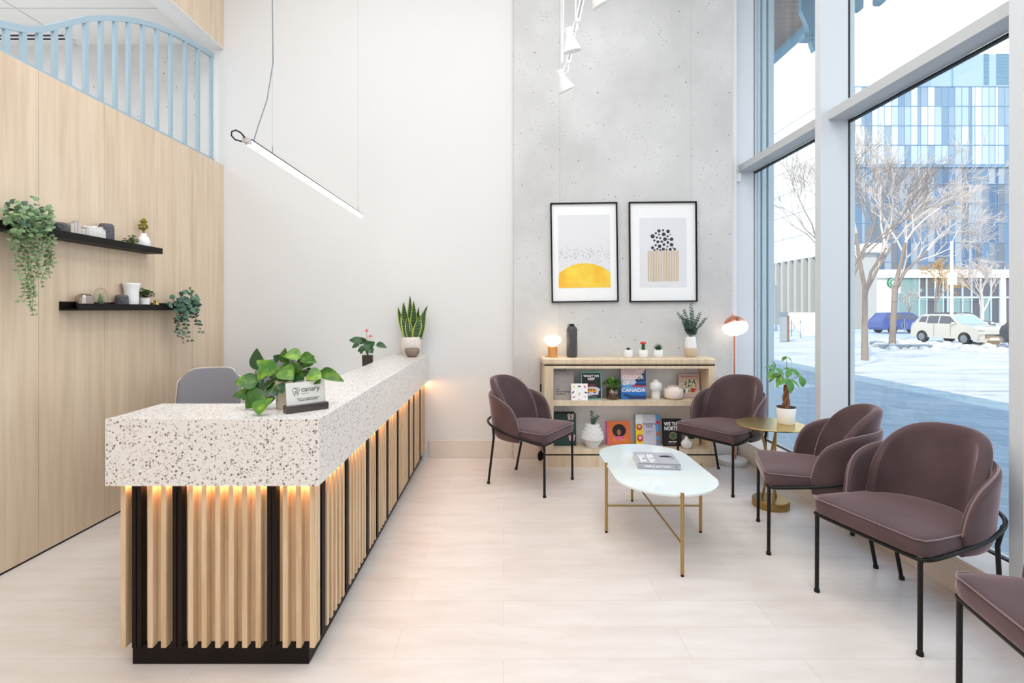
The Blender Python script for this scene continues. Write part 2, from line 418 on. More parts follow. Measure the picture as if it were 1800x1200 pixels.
# timber panelling on the left, panels .48 m wide with dark joints
edges = [YB - .002] + [4.344 - .4787 * k for k in range(17)]
mb = MB()
for a, b in zip(edges[1:], edges[:-1]): mb.box(XL - .02, XL, a + .0015, b - .0015, 0.012, 2.755, 0)
mb.box(XL - .16, XL - .012, edges[-1], YB - .001, .0, 2.76, 0)
mb.box(XL - .012, XL - .003, edges[-1], YB - .001, .0, .012, 1)
struct(mb.build('wall_left', ['wood_wall', 'matt_black']))
mb = MB()
e2 = [YB - .001, 4.61, 3.66, 2.7, 1.7, .7, -.3, -1.3, -2.3, -3.5]
for a, b in zip(e2[1:], e2[:-1]): mb.box(XL - .02, XL, a + .002, b - .002, 3.855, ZC - .001, 0)
mb.box(XL - .18, XL - .012, -3.5, YB - .001, 3.87, ZC - .001, 1)
mb.box(XL - .18, XL, -3.5, YB - .001, 3.85, 3.855, 1)
struct(mb.build('wall_left_upper', ['wood_wall', 'white_paint']))
# baseboards
struct(MB().box(-.70, .090, YB - .016, YB, 0, .166).build('baseboard_back', 'baseboard_cream', bev=.003))
struct(MB().box(.092, .355, 4.772, 4.79, 0, .166).build('baseboard_column', 'baseboard_cream', bev=.003))
# window wall
struct(MB().box(XI, XG + .1, -3.6, 5.03, 0, .165).box(XI, XG - .03, -3.6, 4.94, .165, .185).build('wall_right', 'baseboard_cream', bev=.003))
ys = [(4.94, .09), (3.585, .065), (2.185, .065), (.785, .065), (-.615, .065), (-2.015, .065), (-3.415, .065)]
for i, (y, w) in enumerate(ys):
    x0 = 2.165 if i == 0 else XI
    o = MB().box(x0, XG - .015, y, y + w, .185, ZC - .001).build('window_%d' % (i + 1), 'frame_white', bev=.002); struct(o)
    if i: MB().box(XG - .0155, XG - .003, y - .002, y + w + .002, .185, ZC - .002).build('gasket', 'gasket', o)
    MB().box(XG - .003, XG + .03, y, y + w, .185, ZC - .002).build('outer_cap', 'frame_white', o)
for i in range(6):
    y0 = ys[i + 1][0] + .066; y1 = ys[i][0] - .001
    o = MB().box(2.275, XG - .015, y0, y1, 2.723, 2.79).build('trim_%d' % (i + 2), 'frame_grey', bev=.002); struct(o)
    MB().box(XG - .015, XG + .01, y0, y1, 2.708, 2.7225).build('gasket', 'gasket', o)
    MB().box(XG - .012, XG + .01, y0, y1, .186, .198).build('gasket', 'gasket', o)
    for k, (z0, z1) in enumerate(((.19, 2.705), (2.725, ZC - .01))):
        struct(MB().box(XG, XG + .008, y0 - .0, y1, z0, z1).build('window_%d' % (8 + 2 * i + k), 'window_glass'))
mb = MB()
for x0, x1, mi in ((2.45, 2.474, 0), (2.474, 2.494, 1), (2.494, 2.532, 0), (2.532, 2.553, 1), (2.553, 2.605, 0)):
    mb.box(x0, x1, 4.93 + (.03 if mi else 0), 5.2, .0, ZC, mi)
struct(mb.build('trim_8', ['alu_pale', 'alu_dark']))
tag(MB().cbox((2.255, 4.928, 2.665), (.058, .022, .085)).build('sensor_box', 'white_paint', bev=.006), 'small white sensor box fixed to window post beside concrete column', 'sensor')
# canopy and brackets outside, over the glass
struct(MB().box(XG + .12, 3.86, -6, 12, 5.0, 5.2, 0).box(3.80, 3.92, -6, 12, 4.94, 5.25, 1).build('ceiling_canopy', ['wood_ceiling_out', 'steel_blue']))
struct(MB().box(-6, 3.6, -4, 5.2, 5.36, 5.5).build('wall_shade_slab', 'stone_grey'))  # unseen roof slab, added and sized to cast shade over the sidewalk
for i, (px, Y, pb) in enumerate(((1420, 5.55, 91), (1506, 4.79, 20), (1545, 4.5, 8))):
    q = Y / F; c = V(((px - VX) * q, Y, H + (VY - pb) * q))
    o = thing('canopy_bracket', ['slanted blue steel bracket under canopy, seen through the narrow left pane', 'blue steel bracket at top of large pane, next to the window post',
              'blue steel bracket at top of large pane, farther right'][i], 'bracket', c, group='steel canopy brackets')
    zt = 4.999 - c.z
    if i == 0: pl_ = [(8 * q, 0), (11 * q, 0), (11 * q, zt), (-13 * q, zt), (-14 * q, 70 * q), (-2 * q, 43 * q), (4 * q, 11 * q)]
    else: pl_ = [(-7 * q, 2 * q), (-4 * q, 0), (5 * q, 0), (8 * q, 3 * q), (9 * q, zt), (-8 * q, zt)]
    MB().prism(pl_[::-1], lambda u, v, w: V((u, w, v)), -.03, .03).build('bracket_arm', 'steel_blue', o)
    if i == 0: MB().box(-11 * q, 12 * q, -.06, .05, 19 * q, 29 * q).build('clevis', 'steel_blue', o)
    MB().tube([(2 * q, -.07, 24 * q), (2 * q, .06, 24 * q)], .015, 10).build('bolt', 'steel_grey', o)

# blue railing: flat bars with a wavy top rail
top_px = [(-60, 45), (-25, 30), (0, 35), (25, 41), (50, 45.5), (80, 45), (105, 39.5), (130, 33), (155, 28), (180, 26.5), (210, 27), (240, 31), (270, 39), (300, 51), (330, 66), (360, 84), (377, 95)]
XR = -2.70
def rail_pt(px, py): Y = XR * F / (px - VX); return (Y, H + (VY - py) * Y / F)
tp = [rail_pt(*p) for p in top_px]
def top_z(y):
    for (a, za), (b, zb) in zip(tp[:-1], tp[1:]):
        if a <= y <= b: return za + (zb - za) * (y - a) / (b - a)
    return tp[-1][1] if y > tp[-1][0] else tp[0][1]
rl = thing('railing', 'pale blue metal railing with wavy top rail above the timber panelling', 'railing', (XR, 3.6, 2.76))
ref = V((XR, 3.6, 2.76))
mb = MB(); n = 60; y0, y1 = tp[0][0], tp[-1][0]
vs = []; fs = []
for i in range(n + 1):
    y = y0 + (y1 - y0) * i / n; z = top_z(y)
    vs += [(XR, y, z), (XR - .028, y, z), (XR - .028, y, z - .04), (XR, y, z - .04)]
for i in range(n):
    for k in range(4): a = i * 4 + k; b = i * 4 + (k + 1) % 4; fs.append((a, b, b + 4, a + 4))
fs += [(0, 1, 2, 3), (n * 4 + 3, n * 4 + 2, n * 4 + 1, n * 4)]
mb.add(vs, fs, 0); mb.build('top_rail', 'rail_blue', rl, ref)
MB().box(XR - .028, XR, y0, y1, 2.762, 2.80).build('bottom_rail', 'rail_blue', rl, ref)
for px in (-52, -20, 12, 42, 70, 97, 122, 151, 178, 203, 226, 251, 276, 300, 325, 348, 371):
    y = XR * F / (px + 2.5 - VX)
    MB().box(XR - .024, XR - .002, y - .014, y + .014, 2.79, top_z(y) - .02).build('bar', 'rail_blue', rl, ref)

# ================================================================ reception desk
dk = thing('reception_desk', 'long reception desk with terrazzo top and lit ribbed timber front', 'desk', (-1.0, 3.0, 0)); D0 = V((-1.0, 3.0, 0))
XS, XA, XW, Y0, Y1 = -.707, -1.035, -1.525, 1.959, 2.288
L_ = [(XW, Y0), (XS, Y0), (XS, YB - .002), (XA, YB - .002), (XA, Y1), (XW, Y1)]
MB().prism(L_, lambda u, v, w: V((u, v, w)), .723, .978).build('countertop', 'terrazzo', dk, D0, bev=.0025)
MB().box(-1.463, -.767, 2.019, 2.2, 0, .088).box(-1.02, -.767, 2.2, YB - .002, 0, .088).build('plinth', 'plinth_black', dk, D0, bev=.002)
MB().box(-1.495, -.765, 2.023, 2.21, .085, .722).box(-1.02, -.765, 2.21, YB - .002, .085, .722).build('carcass', 'wood_slat', dk, D0)
MB().box(-1.7, -1.03, 2.29, YB - .005, .72, .75).box(-1.7, -1.68, 2.29, 2.31, 0, .72).build('worktop', 'white_paint', dk, D0)
pitch = .0525
sl = MB().box(-.010, .010, -.033, 0, -.3195, .3135).build('slat', 'wood_slat', dk, bev=.0015)
bs = MB().box(-.018, -.003, -.033, 0, -.3195, .3135).box(.003, .018, -.033, 0, -.3195, .3135).box(-.003, .003, -.02, 0, -.3195, .3135, 1).build('black_strip', ['plinth_black', 'wood_slat'], dk)
first = [True, True]
def put(src, i, x, y, rz):
    o = src if first[i] else src.copy()
    if not first[i]: COL.objects.link(o); o.parent = dk
    first[i] = False; o.location = V((x, y, .4025)) - D0; o.rotation_euler = (0, 0, rz)
for i in range(15):
    x = -1.479 + pitch * i
    if i in (1, 4, 11): put(bs, 1, x, 2.023, 0)
    else: put(sl, 0, x, 2.023, 0)
black = [2.107, 2.388, 2.756, 2.966, 3.227, 3.576, 3.961, 4.187, 4.5, 4.8]
y = 2.035
while y < 4.8:
    nb = [b for b in black if abs(b - y) < pitch / 2]
    if nb: put(bs, 1, -.765, y, PI / 2)
    else: put(sl, 0, -.765, y, PI / 2)
    y += pitch
MB().box(-1.49, -.74, 1.994, 2.006, .7170, .7226).box(-.748, -.736, 2.006, YB - .01, .7170, .7226).build('led_strip', 'led_warm', dk, D0)

# ================================================================ linear pendant
px_, Zp = -1.25, 2.22
pl = thing('linear_pendant', 'slim glowing tube pendant hanging diagonally above the reception desk', 'pendant light', (px_, 3.5, Zp)); o_ = V((px_, 3.5, Zp))
MB().box(px_ - .013, px_ + .013, 2.52, 4.5, Zp + .008, Zp + .016).build('housing', 'matt_black', pl, o_, bev=.001)
mb = MB(); pr = [(px_ - .013, Zp + .008), (px_ - .013, Zp - .012)] + [(px_ + .013 * math.cos(a), Zp - .012 + .008 * math.sin(a)) for a in [PI + PI * k / 8 for k in range(1, 8)]] + [(px_ + .013, Zp - .012), (px_ + .013, Zp + .008)]
mb.prism(pr, lambda u, v, w: V((u, w, v)), 2.52, 4.5, 0, True); mb.build('diffuser', 'tube_glow', pl, o_)
MB().box(px_ - .012, px_ + .012, 2.47, 2.52, Zp - .014, Zp + .012).build('end_cap', 'silver_plain', pl, o_, bev=.002)
MB().tube([(px_ + .002, 2.47, Zp + .008), (px_ - .008, 2.45, Zp + .024), (px_ - .025, 2.44, Zp + .032), (px_ - .045, 2.44, Zp + .026), (px_ - .052, 2.45, Zp + .01), (px_ - .04, 2.46, Zp - .006), (px_ - .012, 2.47, Zp - .012)], .0035, 8).build('cable_loop', 'matt_black', pl, o_)
c0 = [(px_, 2.56, Zp + .016), (px_ + .01, 2.58, Zp + .09), (px_ + .04, 2.62, Zp + .25), (px_ + .062, 2.64, Zp + .45), (px_ + .058, 2.64, Zp + .8), (px_ + .045, 2.64, Zp + 1.4), (px_ + .035, 2.64, ZC)]
MB().tube(c0, .0026, 6).build('power_cable', 'steel_grey', pl, o_)
for y in (2.77, 4.4):
    MB().tube([(px_, y, Zp + .016), (px_, y, Zp + .06)], .0022, 6).tube([(px_, y, Zp + .06), (px_, y, ZC)], .0006, 5).build('suspension_wire', 'steel_grey', pl, o_)

# ================================================================ waiting chairs
def shell(a, b, yc, th_max, z0, ztop, p, lean, thick, ex=.5, low=0):
    mb = MB(); nu, nv = 36, 10; vs = []; fs = []
    for i in range(nu + 1):
        t_ = -1 + 2 * i / nu; u = math.copysign(1 - (1 - abs(t_)) ** 1.5, t_); th = u * th_max
        zt = z0 + (ztop - z0) * max(.02, (1 - abs(u) ** p)) ** ex
        for j in range(nv + 1):
            q = j / nv; z = z0 + (zt - z0) * q
            k = 1 + low * max(0, (.43 - z)) / .07
            x = a * k * math.sin(th); y = yc + b * k * math.cos(th)
            y += lean * (z - .45) * (max(0, math.cos(th)) ** .5)
            x *= 1 + .10 * max(0, z - .45)
            vs.append((x, y, z))
    for i in range(nu):
        for j in range(nv):
            c = i * (nv + 1) + j; fs.append((c, c + nv + 1, c + nv + 2, c + 1))
    mb.add(vs, fs, 0, True); rim = [vs[0:1][0]] + [vs[i * (nv + 1) + nv] for i in range(nu + 1)]
    return mb, rim
def smooth(p, k=4):
    p = [V(q) for q in p]; n = len(p); o = []
    for i in range(n):
        a, b, c, d = p[i - 1], p[i], p[(i + 1) % n], p[(i + 2) % n]
        for j in range(k):
            t = j / k; o.append(.5 * ((2 * b) + (c - a) * t + (2 * a - 5 * b + 4 * c - d) * t * t + (3 * b - a - 3 * c + d) * t ** 3))
    return o
def make_chair(label):
    t = thing('waiting_chair', label, 'chair', group='plum velvet waiting chairs')
    mb, rim = shell(.272, .262, .03, math.radians(108), .375, .725, 4.2, .16, .034, .36, low=-.10)
    sh = mb.build('outer_backrest', 'velvet', t, solid=.036, sub=1)
    MB().tube([V(p) + V((p[0] * .01, .001, -.001)) for p in rim[1:]], .0045, 6).build('piping', 'velvet_piping', sh)
    mb, rim = shell(.226, .228, .025, math.radians(82), .43, .845, 3.2, .20, .045, .46)
    ih = mb.build('inner_backrest', 'velvet', t, solid=.05, sub=1)
    ol = [(.0, -.282), (.15, -.282), (.232, -.282), (.264, -.258), (.268, -.2), (.262, -.08), (.25, .03), (.225, .13), (.16, .205), (.08, .24), (0, .248)]
    ol = ol + [(-x, y) for x, y in ol[-2:0:-1]]
    n = len(ol); rings = [(.93, .392), (.985, .398), (1, .412), (1, .448), (.985, .466), (.93, .476), (.6, .484), (.2, .486)]
    vs = [(x * s, (y + .02) * s - .02, z) for s, z in rings for x, y in ol]; fs = [tuple(range(n))]
    for i in range(len(rings) - 1):
        for k in range(n): k2 = (k + 1) % n; fs.append((i * n + k, (i + 1) * n + k, (i + 1) * n + k2, i * n + k2))
    fs.append(tuple((len(rings) - 1) * n + k for k in range(n))[::-1])
    seat = MB().add(vs, [f[::-1] for f in fs], 0, True).build('seat', 'velvet', t, sub=1)
    MB().tube([(x * .985, (y + .02) * .985 - .02, .4675) for x, y in ol if y < .06 or True], .003, 6, closed=True).build('piping', 'velvet_piping', seat)
    MB().lathe([(.05, .37), (.19, .374), (.228, .395)], 28, (0, .02, 0), ey=1).build('seat_pan', 'velvet', t)
    R_ = .0095
    r = [(-.225, -.262, .386), (0, -.264, .386), (.225, -.262, .386), (.25, -.25, .388), (.268, -.2, .395), (.280, -.05, .42), (.287, .06, .445), (.278, .15, .468), (.245, .232, .488), (.18, .292, .5), (.09, .322, .507), (0, .332, .51)]
    r = r + [(-x, y, z) for x, y, z in r[-2:2:-1]]
    r = smooth(r)
    MB().tube(r, R_, 10, closed=True).build('frame_ring', 'black_metal', t)
    for s in (-1, 1):
        MB().tube([(s * .242, -.258, .386), (s * .242, -.26, .012)], R_, 10).lathe([(.013, 0), (.013, .014), (.0095, .018)], 12, (s * .242, -.26, 0)).build('leg', 'black_metal', t)
        MB().tube([(s * .262, .19, .478), (s * .250, .192, .43), (s * .238, .196, .385), (s * .215, .262, .012)], R_, 10).lathe([(.013, 0), (.013, .014), (.0095, .018)], 12, (s * .214, .263, 0)).build('leg', 'black_metal', t)
    return t
chairs = [((.217, 4.148), (.84, -.54), 'plum velvet chair left of the bookcase, standing alone by the white wall'),
          ((1.787, 4.161), (-.826, -.565), 'plum velvet chair in front of the bookcase right end, beside gold side table'),
          ((1.8405, 3.06), (-.939, .344), 'plum velvet chair between gold side table and the large near chair'),
          ((1.869, 2.375), (-.962, -.273), 'large plum velvet chair nearest the camera seen whole, backrest against the window'),
          ((1.803, 1.508), (-.975, .22), 'plum velvet chair cut off by right edge, only bluish seat corner showing')]
src = make_chair(chairs[0][2])
for i, (c, f, lab) in enumerate(chairs):
    o = src if i == 0 else copy_tree(src)
    o['label'] = lab; o.location = (c[0], c[1], 0); o.rotation_euler = (0, 0, math.atan2(f[0], -f[1]))

# ================================================================ coffee table
CT = V((.937, 3.2, 0)); ct = thing('coffee_table', 'oval white glass coffee table on brass legs', 'table', CT)
ol = []
for k in range(48):
    a = 2 * PI * k / 48; x = .2925 * math.cos(a); yy = .2925 * math.sin(a)
    ol.append((x, yy + (.2175 if math.sin(a) >= 0 else -.2175)))
MB().prism(ol, lambda u, v, w: V((u, v, w)), .414, .424, 0, True).build('tabletop', 'milk_glass', ct, bev=.003)
legs = [(-.292, .01), (.299, .01), (0, -.518), (0, .53)]
for x, y in legs:
    MB().tube([(x, y, .012), (x, y, .436)], .0095, 12).build('leg', 'brass', ct)
    l = MB().lathe([(.0085, 0), (.0085, .012)], 12, (x, y, 0)).build('foot', 'matt_black', ct)
    MB().tube([(x, y, .405), (x * .93, y * .95, .405)], .006, 8).build('bracket', 'brass', ct)
for a, b in ((0, 1), (2, 3)):
    MB().tube([(legs[a][0], legs[a][1], .168), (legs[b][0], legs[b][1], .168)], .006, 8).build('stretcher', 'brass', ct)

# ================================================================ gold side table with money tree
T0 = V((1.9, 3.64, 0)); st = thing('side_table', 'small round gold side table between two velvet chairs', 'table', T0)
MB().lathe([(.12, 0), (.121, .004), (.121, .05), (.118, .055)], 40).build('base', 'gold_dark', st)
MB().lathe([(.229, .576), (.23, .578), (.23, .583), (.229, .584)], 56).build('tabletop', 'gold', st)
for k in range(3):
    a = 2 * PI * k / 3 + .4
    MB().tube([(.055 * math.cos(a), .055 * math.sin(a), .05), (.07 * math.cos(a + 2.3), .07 * math.sin(a + 2.3), .577)], .0085, 10).build('leg', 'gold_dark', st)

# ================================================================ floor lamp
A0 = V((2.075, 4.645, 0)); fl = thing('floor_lamp', 'copper floor lamp with glowing white globe and round marble foot', 'floor lamp', A0)
MB().lathe([(.128, 0), (.13, .006), (.13, .038), (.125, .045)], 40).build('base', 'marble', fl)
MB().tube([(.02, 0, .04), (.025, .01, 1.2)], .0085, 12).build('pole', 'copper', fl)
MB().lathe([(.016, .045), (.016, .09), (.01, .1)], 16, (.02, 0, 0)).build('collar', 'copper', fl)
Mh = Matrix.Translation((.018, -.02, 1.235)) @ Matrix.Rotation(-.08, 4, 'Y') @ Matrix.Rotation(-.30, 4, 'X')
MB().lathe([(.0, .102), (.03, .1), (.055, .088), (.075, .068), (.09, .044), (.098, .022)], 36, M=Mh).lathe([(0, .128), (.006, .126), (.008, .1)], 12, M=Mh).build('lamp_shade', 'copper', fl, solid=.002)
MB().lathe([(0, -.072), (.03, -.07), (.065, -.060), (.094, -.038), (.108, -.008), (.108, .008), (.099, .03), (0, .06)], 36, M=Mh).build('bulb_globe', 'lamp_glow_cool', fl)
MB().tube([(.02, .0, .05), (.06, .02, .02), (.04, .08, .1), (-.02, .12, .2), (-.06, .132, .28)], .002, 6).build('power_cord', 'white_paint', fl)

# ================================================================ bookcase
BX0, BX1, BY0, BY1 = .3626, 1.883, 4.532, 4.788
B0 = V(((BX0 + BX1) / 2, 4.66, 0)); bc = thing('bookcase', 'low pale wood bookcase with black reveal lines against the concrete wall', 'bookcase', B0)
MB().box(BX0 - .02, BX1, BY0, BY1, .9065, .964).build('top', 'wood_shelf', bc, B0, bev=.012, seg=1)
MB().box(BX0 + .006, BX1 - .006, BY0 + .008, BY1, .896, .9065).build('reveal', 'matt_black', bc, B0)
MB().box(BX0, .443, BY0, BY1, .116, .896).build('side_panel', 'wood_shelf', bc, B0)
MB().box(1.817, BX1, BY0, BY1, .116, .896).build('side_panel', 'wood_shelf', bc, B0)
MB().box(.443, 1.817, BY0, BY1, .8737, .896).build('top_rail', 'wood_shelf', bc, B0)
MB().box(.443, 1.817, BY0, BY1, .544, .589).build('shelf', 'wood_shelf', bc, B0)
MB().box(.443, 1.817, BY0, BY1, .116, .161).build('shelf', 'wood_shelf', bc, B0)
MB().box(.443, 1.817, 4.776, BY1, .161, .8737).build('back_panel', 'mat_white', bc, B0)
MB().box(BX0 + .006, BX1 - .006, BY0 + .008, BY1, .103, .116).build('reveal', 'matt_black', bc, B0)
MB().box(BX0, BX1, BY0, BY1, 0, .103).build('plinth', 'wood_shelf', bc, B0)
for x in (.55, 1.62): MB().box(x - .008, x + .008, BY0 + .02, BY0 + .04, .866, .8737).build('catch', 'matt_black', bc, B0)
# ================================================================ framed prints
def frame_thing(px0, px1, py0, py1, tilt, label):
    Y = 4.775; a = P(px0, py1, Y); b = P(px1, py0, Y); w = b.x - a.x; h = b.z - a.z
    t = thing('framed_print', label, 'framed print', ((a.x + b.x) / 2, 4.789, (a.z + b.z) / 2), rot=(0, -math.radians(tilt), 0), group='framed prints')
    mb = MB()
    for s in (-1, 1):
        mb.box(s * w / 2 - (.012 if s > 0 else 0), s * w / 2 + (.012 if s < 0 else 0), -.026, -.001, -h / 2, h / 2)
        mb.box(-w / 2 + .012, w / 2 - .012, -.026, -.001, s * h / 2 - (.012 if s > 0 else 0), s * h / 2 + (.012 if s < 0 else 0))
    mb.build('frame', 'matt_black', t)
    MB().box(-w / 2 + .012, w / 2 - .012, -.010, -.002, -h / 2 + .012, h / 2 - .012).build('mount', 'mat_white', t)
    return t, w, h
t, w, h = frame_thing(968.5, 1086, 356, 531, .85, 'black framed print of yellow half sun under black specks, left of two')
s_ = w / 117.5
def fz(x, z): return (x * s_, z * s_)          # px units measured from the frame centre
pr = MB().box(-46 * s_, 45.5 * s_, -.0115, -.010, -62 * s_, 66 * s_).build('print', 'print_grey', t)
pts = [(-46 * s_, -62 * s_)]
for k in range(33):
    a = PI * (1 - k / 32); x = 58 * math.cos(a); z = -68 + 49 * math.sin(a) ** .95
    if -46 <= x <= 45.5: pts.append((x * s_, z * s_))
pts.append((45.5 * s_, -62 * s_))
mb = MB(); poly(mb, [(-46 * s_, -62 * s_), (-46 * s_, -48 * s_)] + [p for p in pts[1:-1] if p[1] > -47 * s_] + [(45.5 * s_, -48 * s_), (45.5 * s_, -62 * s_)], -.0116); mb.build('half_sun', 'print_yellow', pr)
R = random.Random(5); mb = MB()
for k in range(230):
    x = R.uniform(-45, 45); z = R.gauss(-3, 8.5)
    if -22 < z < 24: r = R.uniform(.22, .6); disc(mb, x * s_, z * s_, r * s_, r * s_, -.0116, n=6)
mb.build('specks', 'ink', pr)
t, w, h = frame_thing(1106, 1225, 354.5, 530.5, .5, 'black framed print of dark pebbles over a striped block, right of two')
pr = MB().box(-41 * s_, 41.5 * s_, -.0115, -.010, -62 * s_, 60 * s_).build('print', 'print_grey', t)
mb = MB(); Z0 = 487.5
dots = [(956, 340, 12), (985, 336, 8), (1020, 344, 13), (934, 356, 8), (989, 364, 14), (957, 366, 7), (911, 377, 15), (1016, 378, 8), (1034, 367, 5), (941, 386, 8), (965, 391, 8), (998, 399, 14), (1044, 399, 13), (1022, 399, 5), (923, 407, 8), (948, 417, 11), (975, 416, 9), (1018, 422, 10), (990, 436, 10), (932, 440, 8), (960, 448, 13), (1044, 438, 13), (1014, 450, 7), (910, 458, 11), (944, 467, 8), (986, 468, 11), (1034, 470, 11), (1066, 469, 9), (1008, 472, 6), (924, 474, 7), (965, 474, 7), (1053, 460, 5)]
for x, z, r in dots:
    disc(mb, (x - 983) / 4 * s_, (Z0 - z) / 4 * s_, r / 4 * s_, r / 4 * s_ * .98, -.0116, n=14)
mb.build('pebbles', 'ink', pr)
mb = MB()
for k in range(19):
    x = (876 + k * 11.6 - 983) / 4; mb.box((x) * s_, (x + 1.75) * s_, -.0122, -.0116, (Z0 - 695) / 4 * s_, (Z0 - 478) / 4 * s_)
mb.build('stripes', 'print_tan', pr)

# ================================================================ books in the bookcase
def book(px0, px1, py0, py1, Y, th, cover, label, lean=7, rz=0, name='book', spine=None, grp='books in the bookcase'):
    a = P(px0, py1, Y); b = P(px1, py0, Y); w = b.x - a.x; h = (b.z - a.z) / math.cos(math.radians(lean))
    zb = .589 if a.z > .4 else .161
    le = math.radians(lean)
    t = thing(name, label, 'book', ((a.x + b.x) / 2, Y, zb + th * math.sin(le) + .0005), group=grp, rot=(-le, 0, math.radians(rz)))
    MB().box(-w / 2, w / 2, 0, .0025, 0, h).box(-w / 2, w / 2, th - .0025, th, 0, h).box(-w / 2, -w / 2 + .003, 0, th, 0, h, 1).build('cover', [cover, spine or cover], t)
    if th > .006: MB().box(-w / 2 + .003, w / 2 - .004, .0025, th - .0025, .003, h - .004).build('pages', 'paper', t)
    return t, w, h
def lines(mb, x0, x1, z, n, dz, R_, hgt=.0022):
    for k in range(n): mb.box(x0, x0 + (x1 - x0) * R_.uniform(.7, 1), -.0008, -.0002, z - k * dz, z - k * dz + hgt)
# grey design handbook
t, w, h = book(973.6, 1009, 655.5, 703, 4.60, .02, 'cover_grey', 'grey book titled The Interior Design Handbook at upper shelf left end')
mb = MB()
for x0, x1, z0, z1 in ((-.075, -.035, .14, .22), (-.03, -.012, .12, .225), (.0, .08, .125, .215)):
    for q in ((x0, x1, z0, z0 + .002), (x0, x1, z1, z1 + .002), (x0, x0 + .002, z0, z1), (x1, x1 + .002, z0, z1)): mb.box(q[0], q[1], -.0008, -.0002, q[2], q[3])
mb.build('floor_plan_lines', 'cover_silver', t)
text('title', 'The\nInterior Design\nHandbook', .021, 'ink_black', t, up_at(-.073, -.0006, .080), .012, align='LEFT', spacing=.95)
mb = MB(); lines(mb, -.073, -.02, .112, 1, .01, R); mb.build('author_line', 'ink', t)
# WHAT WE KEEP
t, w, h = book(1021.7, 1058.3, 657, 704, 4.59, .022, 'cover_teal', 'black book with teal border titled What We Keep, yellow van on cover')
MB().box(-w / 2 + .009, w / 2 - .009, -.0006, 0, .008, h - .01).build('cover_panel', 'cover_black', t)
text('title', 'WHAT WE\nKEEP', .029, 'white_print', t, up_at(0, -.0010, h - .045), .03, spacing=.9)
mb = MB(); poly(mb, [(-.085, .03), (-.04, .06), (-.05, .105), (.0, .112), (.05, .108), (.082, .085), (.066, .072), (.06, .04), (.02, .04), (-.02, .03)], -.0008); mb.build('paper_scrap', 'cover_lilac', t)
v = MB(); v.prism([(-.05, .062), (.045, .062), (.045, .085), (.035, .095), (-.05, .095)], lambda u, q, y: V((u, y, q)), -.0022, -.0014); disc(v, -.03, .06, .007, .007, -.0022, 1, 10); disc(v, .028, .06, .007, .007, -.0022, 1, 10)
for x in (-.035, -.01, .015): v.box(x, x + .016, -.0026, -.0022, .078, .088, 1)
v.build('yellow_van', ['orange', 'ink_black'], t)
mb = MB(); lines(mb, -.06, .06, .13, 2, .007, R, .0018); mb.build('subtitle', 'red', t)
mb = MB(); lines(mb, -.03, .06, .02, 1, .007, R, .003); mb.build('author_line', 'cover_silver', t)
# small bird card in front
t, w, h = book(1003.8, 1033.3, 677, 706, 4.548, .006, 'white_print', 'small white square book dotted with coloured birds, leaning in front of two books', lean=5)
mb = MB(); R = random.Random(9)
for x, z, mi, a in ((-.05, .12, 0, .6), (0, .122, 1, -.2), (.05, .118, 2, -.8), (-.055, .07, 3, .9), (.0, .055, 4, 1.4), (.058, .068, 1, -.3), (-.05, .028, 2, .3), (0, .008, 5, 0), (.05, .03, 5, -.8)):
    c, s = math.cos(a), math.sin(a)
    body = [(-.016, 0), (-.006, .006), (.006, .005), (.014, .002), (.016, -.001), (.004, -.006), (-.008, -.004)]
    poly(mb, [(x + u * c - q * s, z + u * s + q * c) for u, q in body][::-1], -.0003, mi)
mb.build('bird_pictures', ['yellow', 'ink_black', 'red', 'cover_navy', 'orange', 'cover_rose'], t)
# THE COLOUR OF CANADA
t, w, h = book(1091.5, 1136, 648.5, 703.7, 4.60, .024, 'cover_sky', 'tall book titled The Colour of Canada with pink to blue lake cover', spine='cover_navy', lean=5)
mb = MB()
mb.box(-w / 2 + .003, w / 2, -.0004, 0, .175, h); mb.box(-w / 2 + .003, w / 2, -.0004, 0, .13, .175, 1); mb.box(-w / 2 + .003, w / 2, -.0004, 0, 0, .07, 2)
poly(mb, [(w / 2, .27), (w / 2, .11), (.0, .118), (.03, .15), (.015, .17), (.06, .2), (.09, .24)][::-1], -.0006, 3)
poly(mb, [(-.01, .125), (w / 2, .12), (w / 2, .108), (.01, .108), (-.02, .12)], -.0008, 4)
poly(mb, [(-.09, .05), (0, .03), (w / 2, .03), (w / 2, .0), (-.03, .0), (-.085, .03)], -.0006, 5)
poly(mb, [(.03, .15), (w / 2, .155), (w / 2, .142), (.03, .142)], -.0008, 2)
mb.build('lake_picture', ['cover_rose', 'cover_lilac', 'cover_blue', 'cover_navy', 'red', 'cover_navy'], t)
for s, z, al, x in (('THE', .232, 'RIGHT', .105), ('COLOUR', .178, 'CENTER', 0), ('OF', .125, 'LEFT', -.098), ('CANADA', .062, 'CENTER', 0)):
    text('title', s, .050, 'white_print', t, up_at(x, -.0016, z), .006, align=al, xs=1.0 if s == 'CANADA' else .92)
# houseplants book
t, w, h = book(1193.5, 1230.5, 661, 701, 4.69, .02, 'cover_rose', 'pale pink book titled Houseplants for all, half behind the velvet chair', rz=0, lean=8)
text('title', 'Houseplants for all', .0205, 'red', t, up_at(0, -.0006, h - .026), .02)
mb = MB(); R = random.Random(3); mb.box(-.075, .075, -.0005, 0, .03, h - .04, 3)
for k in range(70):
    x = R.uniform(-.065, .065); z = R.uniform(.045, h - .055); r = R.uniform(.003, .010); disc(mb, x, z, r, r * 1.4, -.0008 - k * 2e-6, R.choice([0, 0, 0, 1]), 7)
disc(mb, .035, .065, .02, .018, -.0012, 2, 14)
mb.build('plant_picture', ['foliage_print', 'white_print', 'red', 'cover_beige'], t)
